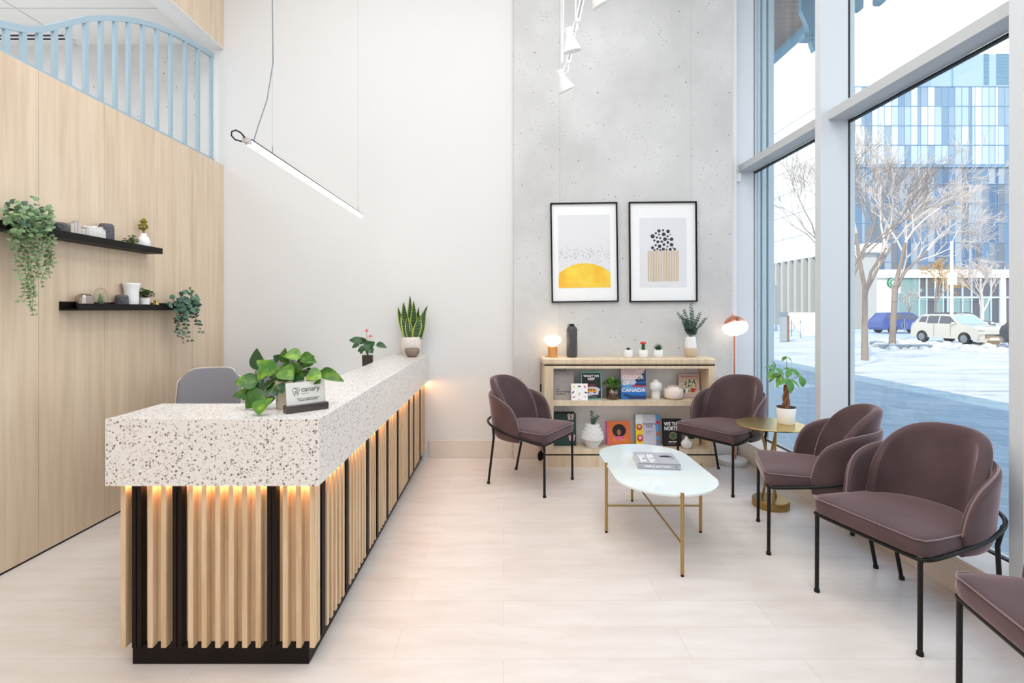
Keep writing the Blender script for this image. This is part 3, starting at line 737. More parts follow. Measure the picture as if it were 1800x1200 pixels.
# green butterfly book and the one behind it
t, w, h = book(975, 1010, 726.5, 782, 4.70, .02, 'ink_black', 'dark book hidden behind the green butterfly book on lower shelf', lean=4)
t, w, h = book(973.6, 1013, 729, 784.5, 4.64, .02, 'cover_green', 'dark green book with pink moths on lower shelf left end', lean=6)
mb = MB()
for cx, cz in ((.055, .255), (.062, .07)):
    for dx, dz, r in ((-.016, .014, .014), (.016, .014, .014), (-.014, -.014, .011), (.014, -.014, .011)):
        disc(mb, cx + dx, cz + dz, r, r * 1.2, -.0004, 0, 12); disc(mb, cx + dx, cz + dz, r * .5, r * .6, -.0007, 1, 10)
mb.build('moth_picture', ['cover_rose', 'skin_tone'], t)
mb = MB(); lines(mb, -.07, -.02, .03, 1, .01, R, .002); mb.build('publisher_line', 'foliage_print', t)
# ICONS book
t, w, h = book(1067, 1108.7, 745.5, 786, 4.66, .03, 'cover_orange', 'orange book with portrait of person with round black hair, pink spine', spine='cover_pink', lean=6)
mb = MB(); mb.box(-w / 2, -w / 2 + .014, -.0006, 0, 0, h, 0)
mb.build('cloth_spine', 'cover_pink', t)
mb = MB(); disc(mb, .005, .128, .062, .058, -.0006, 0, 28)
disc(mb, .003, .112, .017, .028, -.0010, 1, 16); mb.box(-.008, .012, -.0010, -.0006, .06, .09, 1)
poly(mb, [(-.04, .055), (-.012, .078), (.03, .078), (.055, .055), (.05, .035), (-.035, .035)][::-1], -.0009, 2)
disc(mb, .002, .102, .006, .0025, -.0013, 3, 8); disc(mb, -.005, .12, .0028, .0014, -.0013, 0, 6); disc(mb, .009, .12, .0028, .0014, -.0013, 0, 6)
mb.build('portrait', ['ink_black', 'skin_tone', 'cover_pink', 'red'], t)
text('title', 'ICONS', .042, 'orange', t, up_at(.012, -.0016, .028), .03)
# TORONTO EATS
t, w, h = book(1118, 1160, 733.5, 786, 4.66, .028, 'cover_sky', 'book titled Toronto Eats with food pictures beside grey title band', lean=6)
mb = MB(); mb.box(-w / 2, -.04, -.0005, 0, 0, h * .68, 0); mb.box(-w / 2, -.04, -.0005, 0, h * .68, h, 1)
for x, z, r, mi in ((-.075, .16, .026, 2), (-.07, .06, .03, 2), (-.075, .165, .014, 3), (-.07, .065, .016, 3), (.093, .1, .02, 4), (.095, .2, .016, 2), (.09, .03, .012, 4)): disc(mb, x, z, r, r * 1.1, -.0007 - (.0003 if mi == 3 else 0), mi, 16)
mb.build('food_pictures', ['yellow', 'cover_white', 'red', 'cover_rose', 'skin_tone'], t)
MB().box(-.043, .075, -.0016, -.0003, 0, h).build('title_band', 'cover_lilac', t)
text('title', 'TORONTO\nEATS', .0235, 'cover_navy', t, up_at(.016, -.0022, h - .095), .02, spacing=.95)
mb = MB(); lines(mb, -.01, .04, .225, 1, .01, R, .0018); lines(mb, -.018, .05, .125, 4, .008, R, .0014)
for q in (mb,): q.v = [(x, y - .0015, z) for x, y, z in q.v]
mb.build('small_print', 'ink', t)
# WE THE NORTH
t, w, h = book(1166, 1199, 738.5, 785.5, 4.62, .022, 'cover_black', 'black book titled We The North, partly behind the velvet chair', lean=6)
text('title', 'WE THE\nNORTH', .046, 'white_print', t, up_at(-.072, -.0006, h - .062), .03, align='LEFT', spacing=.85, xs=.82)
mb = MB(); disc(mb, .006, .092, .034, .034, -.0006, 0, 24); disc(mb, .006, .092, .026, .026, -.0009, 1, 20)
for k in range(5): mb.box(.006 - .03 + k * .014, .006 - .028 + k * .014, -.0013, -.0009, .068, .116, 0)
mb.build('ball_picture', ['taupe', 'foliage_print'], t)
text('author', 'MIKE SMIT', .016, 'white_print', t, up_at(0, -.0006, .032), .02)
mb = MB(); lines(mb, -.05, .05, .018, 1, .01, R, .0018); mb.build('small_print', 'cover_silver', t)
# beige plant card
t, w, h = book(1205, 1229.5, 762, 786, 4.67, .012, 'cover_beige', 'small beige book with dark leaf drawing on lower shelf right end', lean=8)
mb = MB()
for k in range(9):
    a = .3 + k * .28; mb.leaf((-.01, -.0004, .05), (-.01 + .045 * math.cos(a), -.0004, .05 + .05 * math.sin(a)), .013, up=(0, -1, 0), sag=0, fold=0, kind='lance')
mb.build('leaf_picture', 'cover_green', t)
# book on the coffee table
TB = V((.963, 3.24, .4245)); t = thing('book', 'grey book titled Simple Matters lying on the white coffee table', 'book', TB, math.radians(-7))
MB().box(-.127, .127, -.125, -.122, 0, .034).box(-.127, .127, -.125, .125, 0, .003).box(-.127, .127, -.125, .125, .031, .034).build('cover', 'cover_silver', t)
MB().box(-.124, .124, -.122, .121, .003, .031).build('pages', 'paper', t)
FL = Matrix.Translation((0, 0, .0343))
text('title', 'SIMPLE', .052, 'white_print', t, FL @ Matrix.Translation((-.068, -.012, 0)) @ Matrix.Rotation(PI / 2, 4, 'Z'), .015)
text('title', 'MATTERS', .052, 'white_print', t, FL @ Matrix.Translation((-.012, -.012, 0)) @ Matrix.Rotation(PI / 2, 4, 'Z'), .015, xs=.8)
text('spine_title', 'SIMPLE MATTERS', .018, 'white_print', t, up_at(-.01, -.1254, .010), .01, xs=1.15)
mb = MB()
for k in range(12):
    mb.leaf((.02 + .004 * k, .03 + .003 * k, .0345), (.05 + .006 * k, .055 - .012 * (k % 4), .0345), .010, sag=0, fold=0, kind='lance')
mb.tube([(.03, .03, .0343), (.075, .02, .0343), (.115, -.01, .0343)], .0012, 5); mb.build('branch_picture', 'ink', t)
MB().box(.098, .104, -.1256, -.125, .014, .022).build('publisher_mark', 'ink_black', t)

# ================================================================ vases and pots in the bookcase
def at(px, Y, z): return V(((px - VX) * Y / F, Y, z))
U = .589; LW = .161; TP = .964; KZ = 4.66 / F
def prof(pts, y_base, Y): return [(r * Y / F, (y_base - y) * Y / F) for r, y in pts]
c = at(1152.5, 4.62, U); t = thing('vase', 'white ceramic vase with round shoulder beside the Canada book', 'vase', c)
MB().lathe(prof([(7, 703), (7.6, 702.5), (7.8, 694), (7.4, 688), (10.5, 685.5), (10.8, 677), (9, 673.5), (5, 672), (4.6, 668.8), (3.6, 668.8), (3.6, 671)], 703, 4.62), 36).build('body', 'ceramic_white', t)
c = at(1183.5, 4.622, U); t = thing('vase', 'squat blush pink lidded vase next to houseplants book', 'vase', c)
MB().lathe(prof([(11, 704), (11, 702.5), (15.5, 701.5), (16.8, 698), (16.8, 688), (15.5, 685.5), (11, 684.5), (10, 682.5), (10.5, 681.2), (9, 681.2), (8.6, 683)], 704, 4.60), 40).build('body', 'ceramic_blush', t)
c = at(1077, 4.62, U); t = thing('potted_plant', 'bushy bright green plant in smoky metal pot on upper shelf', 'potted plant', c)
MB().lathe([(.052, 0), (.056, .003), (.057, .098), (.053, .098), (.052, .088)], 32).build('pot', 'smoke_metal', t)
MB().lathe([(.052, .086), (.0001, .09)], 24).build('soil', 'soil', t)
mb = MB(); R = random.Random(21)
for k in range(46):
    a = R.uniform(0, 2 * PI); el = R.uniform(.15, 1.35); r0 = R.uniform(.005, .035)
    b = V((r0 * math.cos(a), r0 * math.sin(a), .09 + R.uniform(0, .03))); d = V((math.cos(a) * math.cos(el), math.sin(a) * math.cos(el), math.sin(el)))
    p = b + d * R.uniform(.03, .05); mb.tube([b, p], .0015, 5, 2, caps=False); mb.leaf(p, p + d * R.uniform(.035, .05), .028, mi=R.choice([0, 0, 1]), kind='heart')
for k in range(6):
    b = V((-.025 + .004 * k, 0, .15)); mb.leaf(b, b + V((-.008 + .004 * k, .0, .055)), .028, up=(0, -1, 0), mi=0)
mb.build('foliage', ['leaf_lime', 'leaf_mid', 'stem_green'], t)
c = at(1041.5, 4.61, LW); t = thing('ribbed_vase', 'white ribbed beehive vase holding dark stems on lower shelf', 'vase', c)
rb = []
for i, (r0, hh) in enumerate([(10.5, 5.0), (13, 4.5), (15.5, 5.0), (19, 7.0), (17.5, 6.5), (14.5, 6.0), (12, 6.5)]): rb.append((r0, hh))
pf = []; z = 0
for r0, hh in rb:
    q = 4.61 / F; pf += [((r0 - 1.2) * q, z), (r0 * q, z + .002), (r0 * q, z + hh * q - .003), ((r0 - 1.0) * q, z + hh * q - .0005)]; z += hh * q
pf += [(7 * q, z), (6.5 * q, z - .01)]
MB().lathe(pf, 96, rf=lambda k, z: 1 + (.03 if k % 3 == 0 else -.012), sm=False).build('body', 'ceramic_white', t)
mb = MB(); 
for pts, n in (([(0, 0, .2), (-.004, 0, .25), (-.006, 0, .325)], 16), ([(0, 0, .2), (.022, .0, .23), (.05, -.01, .285)], 14), ([(0, 0, .2), (.015, .01, .24), (.028, .0, .27)], 8)):
    mb.tube(pts, .0018, 5)
    for k in range(n):
        q = k / n * (len(pts) - 1); i = int(q); p = V(pts[i]).lerp(V(pts[i + 1]), q - i); s = -1 if k % 2 else 1
        mb.leaf(p, p + V((s * .016, R.uniform(-.006, .006), .004)), .012, up=(0, -1, .3), kind='round', seg=4)
mb.build('stems', 'leaf_euca_dark', t)
c = at(1206.5, 4.56, LW); t = thing('bud_vase', 'tiny round white bud vase on lower shelf by chair leg', 'vase', c)
MB().lathe([(.022, 0), (.038, .01), (.047, .032), (.044, .055), (.028, .073), (.014, .078), (.013, .1), (.009, .1)], 32).build('body', 'ceramic_white', t)

# ---------------------------------------------------------------- on top of the bookcase
c = at(971.5, 4.64, TP); t = thing('table_lamp', 'small table lamp with glowing oval globe and wooden block foot', 'table lamp', c, math.radians(14))
MB().box(-.036, .036, -.036, .036, 0, .098).build('base', 'wood_lamp', t, bev=.004)
MB().lathe([(.022, .095), (.02, .104), (.04, .114), (.065, .13), (.08, .152), (.077, .172), (.055, .19), (.03, .198), (0, .2)], 40).build('bulb_globe', 'lamp_glow', t)
cw = lambda px, py, Y: P(px, py, Y) - c
rot = Matrix.Rotation(-math.radians(14), 3, 'Z')
pts = [rot @ cw(*q) for q in ((966, 625.5, 4.66), (960, 626.3, 4.66), (955.3, 628.5, 4.66), (952, 634, 4.66), (950.8, 645, 4.67), (950.5, 675, 4.68))]
pc = MB().tube(pts, .0026, 6).build('power_cord', 'matt_black', t)
pts2 = [rot @ cw(*q) for q in ((950.6, 687, 4.68), (950.8, 720, 4.68), (949.5, 760, 4.68), (948, 785, 4.68), (952, 800, 4.68), (955, 775, 4.68), (953, 760, 4.68))]
MB().tube(pts2, .0026, 6).build('power_cord', 'matt_black', t)
MB().tube([rot @ cw(950.5, 675, 4.68), rot @ cw(950.6, 688, 4.68)], .008, 8).build('switch', 'matt_black', t)
MB().lathe([(.0, -.045), (.018, -.04), (.028, -.01), (.026, .02), (.012, .042), (0, .05)], 20, rot @ cw(950, 801, 4.66), ey=.45).build('cord_winder', 'matt_black', t)
c = at(1005.3, 4.64, TP); t = thing('bottle', 'tall dark grey bottle with loop cap beside table lamp', 'bottle', c)
MB().lathe([(.038, 0), (.046, .006), (.0485, .02), (.0485, .245), (.044, .266), (.03, .28), (.018, .284)], 40).build('body', 'bottle_grey', t)
MB().lathe([(.02, .282), (.022, .285), (.022, .298), (.018, .3)], 24).tube([(-.018, 0, .296), (-.032, 0, .297), (-.035, 0, .285), (-.03, 0, .274)], .003, 8).build('cap', 'matt_black', t)
def small_pot(px, label):
    c = at(px, 4.62, TP); t = thing('potted_cactus', label, 'potted plant', c, group='small white pots on the bookcase')
    MB().lathe([(.034, 0), (.038, .003), (.0405, .012), (.041, .068), (.037, .07), (.036, .06)], 32).build('pot', 'ceramic_white', t)
    MB().lathe([(.036, .058), (0, .062)], 20).build('soil', 'soil', t); return t
t = small_pot(1104.2, 'small white pot with low rosette succulent, left of three')
mb = MB()
for rr in range(3):
    for k in range(9):
        a = 2 * PI * k / 9 + rr * .35; el = .15 + rr * .42; d = V((math.cos(a) * math.cos(el), math.sin(a) * math.cos(el), math.sin(el)))
        mb.leaf(V((0, 0, .064)), V((0, 0, .066)) + d * (.034 - rr * .004), .015, kind='lance')
mb.build('rosette', 'leaf_dark', t)
t = small_pot(1130.7, 'small white pot with red topped grafted cactus, middle of three')
MB().lathe([(.014, .06), (.0155, .075), (.014, .115), (.01, .122)], 24, rf=lambda k, z: 1 + (.16 if k % 8 == 0 else 0), sm=False).build('stem', 'leaf_dark', t)
mb = MB(); R = random.Random(2)
for k in range(16):
    a = 2 * PI * k / 16; r = .0 if k == 0 else .017
    mb.lathe([(.0, -.008), (.008, -.005), (.0105, .001), (.008, .007), (0, .01)], 10, (r * math.cos(a), r * math.sin(a), .128 + (.006 if k == 0 else R.uniform(-.003, .004))))
mb.build('cactus_cap', 'cactus_red', t)
t = small_pot(1157, 'small white pot with spiky green aloe, right of three')
mb = MB()
for k in range(20):
    a = k * 2.4; el = .6 + .75 * (k / 20); d = V((math.cos(a) * math.cos(el), math.sin(a) * math.cos(el), math.sin(el)))
    l = .052 + .022 * (k / 20); mb.tube([V((0, 0, .06)), V((0, 0, .06)) + d * l * .5, V((0, 0, .06)) + d * l], [.0055, .0045, .0006], 6)
mb.build('spikes', 'leaf_dark', t)
c = at(1214, 4.66, TP); t = thing('tall_vase', 'white and sand two tone vase holding eucalyptus on bookcase right end', 'vase', c)
q = 4.66 / F
MB().lathe([(.036, 0), (.044, .006), (.052, .045), (.0535, .08), (.051, .0862)], 40).build('lower_band', 'ceramic_sand', t)
MB().lathe([(.0512, .0862), (.05, .11), (.046, .15), (.041, .178), (.039, .186), (.034, .186), (.034, .17)], 40).build('body', 'ceramic_white', t)
eu = thing('eucalyptus_bunch', 'bunch of dark eucalyptus stems standing in the two tone vase', 'plant', c + V((0, 0, .16)))
R = random.Random(14); st_px = [(1215.5, 531), (1190, 548), (1197, 553), (1232, 548), (1243, 558), (1202, 543), (1206, 560), (1224, 560), (1218, 545)]
mb = MB(); ms = MB()
for px, py in st_px:
    e_ = P(px, py, 4.66 + R.uniform(-.05, .05)) - (c + V((0, 0, .16))); mid = V((e_.x * .35, e_.y * .3, e_.z * .5)); pts = []
    for k in range(9):
        s = k / 8; pts.append(V((0, 0, 0)) * (1 - s) ** 2 + mid * 2 * s * (1 - s) + e_ * s * s)
    ms.tube(pts, [.002] * 6 + [.0015, .001, .0007], 5)
    for k in range(30):
        s = .22 + .78 * k / 30; i = min(7, int(s * 8)); p = pts[i].lerp(pts[i + 1], s * 8 - i)
        a = k * 2.2; d = V((math.cos(a), math.sin(a), .35)).normalized(); l = .026 * (1.15 - .6 * s)
        mb.leaf(p + d * .003, p + d * (.003 + l), l * .95, up=(R.uniform(-.5, .5), -1, .6), kind='round', seg=4, mi=R.choice([0, 1]))
ms.build('stems', 'stem_brown', eu); mb.build('leaves', ['leaf_euca_dark', 'leaf_eucalyptus'], eu)

# ================================================================ money tree on the side table
c = V((2.02, 3.66, .5845)); t = thing('money_tree', 'small braided money tree in pale pot on gold side table', 'potted plant', c)
MB().lathe([(.054, 0), (.056, .003), (.064, .112), (.060, .114), (.058, .104)], 36).build('pot', 'ceramic_matt', t)
MB().lathe([(.0625, .1125), (.0625, .118), (.058, .118), (.057, .104), (0, .106)], 30).build('soil', 'soil', t)
mb = MB()
for s in range(3):
    pts = []
    for k in range(14):
        a = 2 * PI * s / 3 + k * .42; r = .016 - .0006 * k; pts.append((r * math.cos(a), r * math.sin(a), .1 + k * .0135))
    mb.tube(pts, [.015 - .0006 * k for k in range(14)], 10)
mb.build('braided_trunk', 'bark_brown', t)
mb = MB(); ms = MB()
def leafset(bp, ep, ls, w_=.034):
    ms.tube([bp, V(bp).lerp(V(ep), .5) + V((0, 0, .01)), ep], .0018, 5)
    for l in ls: mb.leaf(ep, l[0], l[1] if len(l) > 1 else w_, up=l[2] if len(l) > 2 else (0, -.7, 1), sag=.10, mi=R.choice([0, 0, 1]), kind='lance', seg=8)
q = 3.66 / F
def Q(zx, zy, dy=0): return V((((1340 + zx / 8) - VX) * q, dy, H + (VY - (610 + zy / 8)) * q)) - V((c.x, 0, c.z))
top = V((0, 0, .28))
leafset(top, Q(345, 130, .0), [(Q(260, 195, -.01),), (Q(435, 250, .02),)], .026)
leafset(top, Q(150, 285, -.03), [(Q(0, 440, -.06), .03), (Q(245, 395, -.05), .042), (Q(40, 300, .02), .022), (Q(130, 350, .03), .03)])
leafset(top, Q(200, 365, -.04), [(Q(105, 390, -.07), .03), (Q(120, 550, -.08), .040), (Q(90, 500, .0), .03)])
leafset(top, Q(300, 430, -.05), [(Q(320, 630, -.07), .056), (Q(160, 505, -.09), .04), (Q(460, 560, -.06), .03)])
leafset(top, Q(395, 310, .0), [(Q(590, 470, .02), .038), (Q(480, 415, -.03), .044), (Q(310, 430, -.03), .044), (Q(520, 340, .06), .03), (Q(330, 330, .05), .03)])
leafset(top, Q(505, 395, -.02), [(Q(535, 555, -.03), .052, (0, -1, .2))])
leafset(top, Q(240, 300, .05), [(Q(180, 205, .05), .022), (Q(165, 265, .06), .022)])
leafset(top, Q(280, 380, .05), [(Q(200, 460, .09), .03), (Q(380, 480, .09), .035)])
ms.build('stems', 'stem_green', t); mb.build('leaves', ['leaf_mid', 'leaf_lime'], t)

# ================================================================ on the desk
DT = .978
c = V((-.93, 2.19, DT)); t = thing('pothos', 'leafy green pothos in beige pot on the desk corner behind sign', 'potted plant', c)
MB().lathe([(.036, 0), (.039, .003), (.044, .1), (.044, .118), (.040, .118), (.039, .1)], 36).build('pot', 'ceramic_beige', t)
MB().lathe([(.039, .1), (0, .104)], 24).build('soil', 'soil', t)
q0 = 2.19
def D(zx, zy, dy=0):
    Y = q0 + dy; return P(180 + zx / 3, 500 + zy / 3, Y) - c
mb = MB(); ms = MB(); R = random.Random(8)
LV = [(840, 455, 815, 335, 27, .02, 2), (915, 465, 812, 400, 22, -.02, 1), (962, 418, 966, 332, 15, .03, 0), (1050, 368, 955, 380, 19, 0, 1), (1047, 375, 1130, 412, 17, .01, 0),
      (1148, 455, 1275, 512, 18, .02, 0), (1155, 465, 1072, 500, 22, -.01, 1), (820, 515, 695, 515, 24, -.03, 0), (872, 440, 822, 505, 19, -.04, 1), (838, 572, 685, 588, 20, -.02, 0),
      (850, 560, 755, 655, 27, -.04, 0), (868, 602, 828, 690, 30, -.12, 1), (905, 500, 872, 572, 17, 0, 2), (990, 395, 972, 450, 16, .04, 2), (1010, 412, 1014, 475, 19, .0, 0), (945, 445, 1008, 502, 26, -.03, 1),
      (1098, 400, 1060, 440, 17, .03, 0), (1068, 425, 1050, 372, 18, .05, 2), (820, 465, 850, 520, 14, .02, 2), (940, 425, 985, 468, 18, .02, 0), (1010, 470, 1065, 500, 20, .01, 0), (975, 480, 940, 525, 18, -.02, 2),
      (1040, 470, 1000, 520, 20, .0, 2), (1100, 480, 1150, 520, 22, .0, 0), (900, 540, 920, 590, 20, -.045, 2), (840, 610, 825, 655, 16, -.06, 2), (1075, 395, 1120, 380, 12, .04, 0), (930, 500, 900, 470, 18, .03, 0), (960, 520, 945, 575, 18, -.055, 2),
      (880, 480, 845, 440, 20, .05, 2), (1000, 380, 1015, 345, 14, .06, 0), (930, 400, 900, 375, 14, .06, 2), (1060, 450, 1090, 490, 18, .03, 2), (890, 590, 870, 640, 20, -.03, 2), (830, 550, 790, 540, 16, .0, 2),
      (780, 590, 740, 610, 14, -.02, 2), (985, 440, 960, 400, 16, .05, 2), (1120, 470, 1100, 515, 16, .03, 2), (870, 520, 845, 560, 20, -.01, 2), (920, 460, 890, 500, 22, .0, 2), (1040, 430, 1030, 470, 14, .02, 1)]
for bx, by, tx, ty, w_, dy, mi in LV:
    b = D(bx, by, dy); e_ = D(tx, ty, (dy - .025) if ty < 662 else -.185)
    o0 = V((R.uniform(-.02, .02), R.uniform(-.02, .02), .1)); m_ = (o0 + b) / 2 + V((0, 0, .035))
    ms.tube([o0, o0.lerp(m_, .5) + V((0, 0, .01)), m_, b], .0013, 5, 0)
    mb.leaf(b, e_, w_ * 1.25 * q0 / F, up=(R.uniform(-.3, .3), -.9, .55), sag=.08, mi=mi, kind='heart', seg=9, fold=.2)
ms.build('stems', 'stem_green', t)
mv = MT['leaf_green']
for nm, c1_, c2_ in (('leaf_green', (48, 96, 22), (112, 152, 40)), ('leaf_lime', (70, 120, 26), (140, 176, 54))):
    m = MT[nm]; n_ = noise(m, pos(m, obj=True), 26, 3, .6); base(m, ramp(m, n_, [(.45, c1_), (.72, c2_)]))
mb.build('leaves', ['leaf_green', 'leaf_lime', 'leaf_dark'], t)
# sign holder
a = math.atan2(.12, .127); c = V((-.8192, 2.127, DT))
t = thing('sign_holder', 'clear acrylic sign holder with Canary Dental card on dark base', 'sign', c, a)
MB().box(-.0875, .0875, -.022, .022, 0, .03).build('base', 'acrylic_tint', t, bev=.002)
Ms = Matrix.Rotation(-.12, 4, 'X')
s1 = MB().box(-.084, .084, -.004, -.0025, .012, .124, 0, Ms).box(-.084, .084, .0025, .004, .012, .124, 0, Ms).build('acrylic_panel', 'clear_glass', t)
cd = MB().box(-.079, .079, -.0015, .0015, .014, .12, 0, Ms).build('card', 'white_print', t)
text('lettering', 'canary', .030, 'ink_black', cd, Ms @ up_at(-.018, -.0022, .080), .003, align='LEFT')
text('lettering', 'D E N T A L', .006, 'ink', cd, Ms @ up_at(-.018, -.0022, .070), .01, align='LEFT')
text('lettering', 'Follow us on Instagram and tag us\nInstagram: @canarydental.ca', .0068, 'ink', cd, Ms @ up_at(.01, -.0022, .050), .012)
mb = MB()
tooth = [(-.008, -.018), (-.011, -.004), (-.015, .004), (-.0145, .012), (-.008, .0155), (-.001, .013), (.006, .0155), (.0125, .012), (.0135, .004), (.009, -.004), (.006, -.018), (.003, -.008), (-.001, -.005), (-.005, -.008)]
mb.tube([Ms @ V((x - .038, -.0024, z + .083)) for x, z in tooth], .0009, 5, closed=True)
bird = [(-.006, .013), (.003, .010), (.006, .004), (.004, -.004), (-.002, -.006), (-.004, .0), (-.001, .004), (.003, .003)]
mb.tube([Ms @ V((x - .038, -.0024, z + .083)) for x, z in bird], .0009, 5); mb.build('logo', 'ink_black', cd)
# anthurium on the lower worktop
c = V((-1.115, 4.2, .7505)); t = thing('anthurium', 'anthurium with two red blooms in tall dark glass vase behind desk', 'potted plant', c)
MB().lathe([(.032, 0), (.036, .004), (.047, .285), (.048, .292)], 28).build('glass_vase', 'clear_glass', t)
MB().lathe([(.03, .006), (.034, .01), (.0445, .27), (0, .275)], 24).build('soil', 'soil', t)
mb = MB(); ms = MB(); fl_ = MB(); q0 = 4.2
def A(zx, zy, dy=0): return P(600 + zx / 6.317, 510 + zy / 6.317, q0 + dy) - c
for bx, by, tx, ty, w_, dy in ((225, 570, 85, 555, 13, 0), (205, 590, 118, 643, 9, -.03), (250, 590, 205, 520, 12, .04), (270, 640, 180, 680, 11, -.04), (280, 600, 335, 690, 14, -.03), (300, 640, 375, 575, 15, -.02), (390, 595, 505, 640, 10, .02), (240, 625, 215, 710, 9, -.05), (320, 650, 345, 700, 10, -.05), (265, 600, 300, 685, 13, 0), (260, 560, 290, 620, 10, .05)):
    b = A(bx, by, dy); e_ = A(tx, ty, dy - .01); ms.tube([(0, 0, .27), (b + V((0, 0, .27))) / 2 + V((0, 0, .02)), b], .002, 5); mb.leaf(b, e_, w_ * 1.15 * q0 / F, up=(0, -.9, .6), sag=.08, kind='heart', seg=8)
for (x, y_), (lx, ly, rx, ry) in (((282, 455), (245, 455, 300, 460)), ((318, 520), (283, 525, 350, 515))):
    p = A(x, y_, 0); ms.tube([(0, 0, .27), (p.x * .6, 0, (p.z + .27) / 2), p], .0018, 5)
    fl_.leaf(A(lx, ly, .02), A(rx, ry, -.02), .045, up=(0, -.35, 1), sag=.05, kind='heart', seg=8); fl_.tube([p, p + V((.002, -.006, .022))], .003, 6)
ms.build('stems', 'stem_green', t); mb.build('leaves', 'leaf_dark', t); fl_.build('blooms', 'flower_red', t)
# snake plant and bowl
c = V((-.848, 4.70, DT)); t = thing('snake_plant', 'snake plant in speckled round pot at the far desk end', 'potted plant', c)
MB().lathe([(.086, 0), (.09, .004), (.092, .165), (.088, .168), (.084, .15)], 40).build('pot', 'terrazzo_pot', t)
MB().lathe([(.086, .15), (0, .155)], 30).build('soil', 'soil', t)
mb = MB(); q0 = 4.7
def S_(zx, zy, dy=0): return P(600 + zx / 6.317, 510 + zy / 6.317, q0 + dy) - c
R = random.Random(4)
for bx, tx, ty, w_, dy, mx in ((725, 628, 185, 5.5, -.02, 660), (735, 688, 130, 8, -.03, 700), (765, 762, 60, 5.5, .01, 765), (785, 798, 115, 6.5, -.01, 815), (815, 858, 185, 5, .04, 840), (830, 958, 168, 6, .0, 870), (870, 935, 220, 6.5, -.03, 890), (760, 735, 280, 6, -.04, 745), (820, 872, 280, 7, -.05, 850), (745, 690, 190, 6, .04, 715), (800, 790, 200, 6, .05, 800)):
    pts = [S_(bx, 540, dy), S_(mx, (540 + ty) / 2, dy), S_(tx, ty, dy * .6)]
    vs = []; fs = []; n = 12; tw = R.uniform(-.6, .6)
    for k in range(n + 1):
        s = k / n; p = pts[0] * (1 - s) ** 2 + pts[1] * 2 * s * (1 - s) + pts[2] * s * s
        hw = w_ * .9 * q0 / F * (.7 + .5 * math.sin(PI * min(1, s * 1.3) * .8)) * (1 - s ** 4) + .0008
        a = tw * s; sd = V((math.cos(a), math.sin(a), 0)); nn_ = V((-math.sin(a), math.cos(a), 0))
        vs += [p - sd * hw, p - sd * hw * .74 + nn_ * .003, p + nn_ * .006, p + sd * hw * .74 + nn_ * .003, p + sd * hw]
    for k in range(n):
        for j in range(4): fs.append((k * 5 + j, k * 5 + j + 1, k * 5 + j + 6, k * 5 + j + 5))
    n0 = len(mb.f); mb.add(vs, fs, 0, True)
    for i in range(n0, len(mb.f)):
        if (i - n0) % 4 in (0, 3): mb.m[i] = 1
m = MT['leaf_snake']; w_ = N(m, 'ShaderNodeTexWave', bands_direction='Z'); w_.inputs['Scale'].default_value = 14; w_.inputs['Distortion'].default_value = 6; w_.inputs['Detail'].default_value = 3
L(m, pos(m, (1, 1, 1)), w_.inputs[0]); base(m, ramp(m, w_.outputs['Fac'], [(.3, (30, 62, 32)), (.8, (74, 108, 60))]))
mb.build('blades', ['leaf_snake', 'leaf_snake_edge'], t)
c = V((-.805, 4.52, DT)); t = thing('bowl', 'small taupe bowl in front of the snake plant pot', 'bowl', c)
MB().lathe([(.03, 0), (.038, .002), (.058, .025), (.067, .052), (.062, .075), (.055, .078), (.056, .06), (.04, .015), (0, .008)], 36, rf=lambda k, z: 1).build('body', 'taupe', t)

# ================================================================ office chairs behind the desk
def office(loc, rz, label):
    t = thing('office_chair', label, 'chair', loc, rz, 'grey office chairs behind the desk')
    # front faces -Y; backrest at +Y
    mb = MB(); vs = []; fs = []; nu, nv = 10, 12
    for i in range(nu + 1):
        u = -1 + 2 * i / nu
        for j in range(nv + 1):
            v = j / nv; z = .47 + .49 * v; wd = .225 - .02 * v - (.03 * (1 - v) ** 2) - .05 * max(0, v - .86) / .14 * abs(u) ** 3
            zz = z - .05 * abs(u) ** 5 * (v > .85) * (v - .85) / .15
            vs.append((u * wd, .20 + .10 * v - .05 * math.sin(PI * v) + .0 - .05 * u * u, zz))
    for i in range(nu):
        for j in range(nv): a = i * (nv + 1) + j; fs.append((a, a + nv + 1, a + nv + 2, a + 1))
    mb.add(vs, fs, 0, True); mb.build('backrest', 'grey_fabric', t, solid=.035, sub=1)
    pts = [vs[j] for j in range(nv + 1)] + [vs[i * (nv + 1) + nv] for i in range(1, nu)] + [vs[nu * (nv + 1) + j] for j in range(nv, -1, -1)]
    MB().tube([V(p) + V((p[0] * .01, .018, -.004)) for p in pts], .007, 8).build('back_frame', 'cream_plastic', t)
    MB().tube([(0, .02, .42), (0, .22, .42), (0, .31, .5), (0, .3, .78)], .022, 10).build('spine', 'cream_plastic', t)
    MB().box(-.24, .24, -.26, .19, .43, .49).build('seat', 'grey_fabric', t, bev=.025, seg=3)
    for s in (-1, 1):
        MB().tube([(s * .16, .05, .43), (s * .28, .05, .45), (s * .30, .06, .66)], .014, 8).box(s * .3 - .035, s * .3 + .035, -.12, .15, .66, .685).build('armrest', 'cream_plastic', t)
    MB().tube([(0, 0, .1), (0, 0, .43)], .025, 12).build('gas_lift', 'silver_plain', t)
    for k in range(5):
        a = 2 * PI * k / 5; p = V((.3 * math.cos(a), .3 * math.sin(a), .075))
        l = MB().tube([(0, 0, .1), p], [.024, .014], 8).build('base_leg', 'cream_plastic', t)
        MB().tube([(p.x - .012, p.y, .028), (p.x + .012, p.y, .028)], .028, 14).box(p.x - .006, p.x + .006, p.y - .006, p.y + .006, .03, .075).build('caster', 'matt_black', l)
    return t
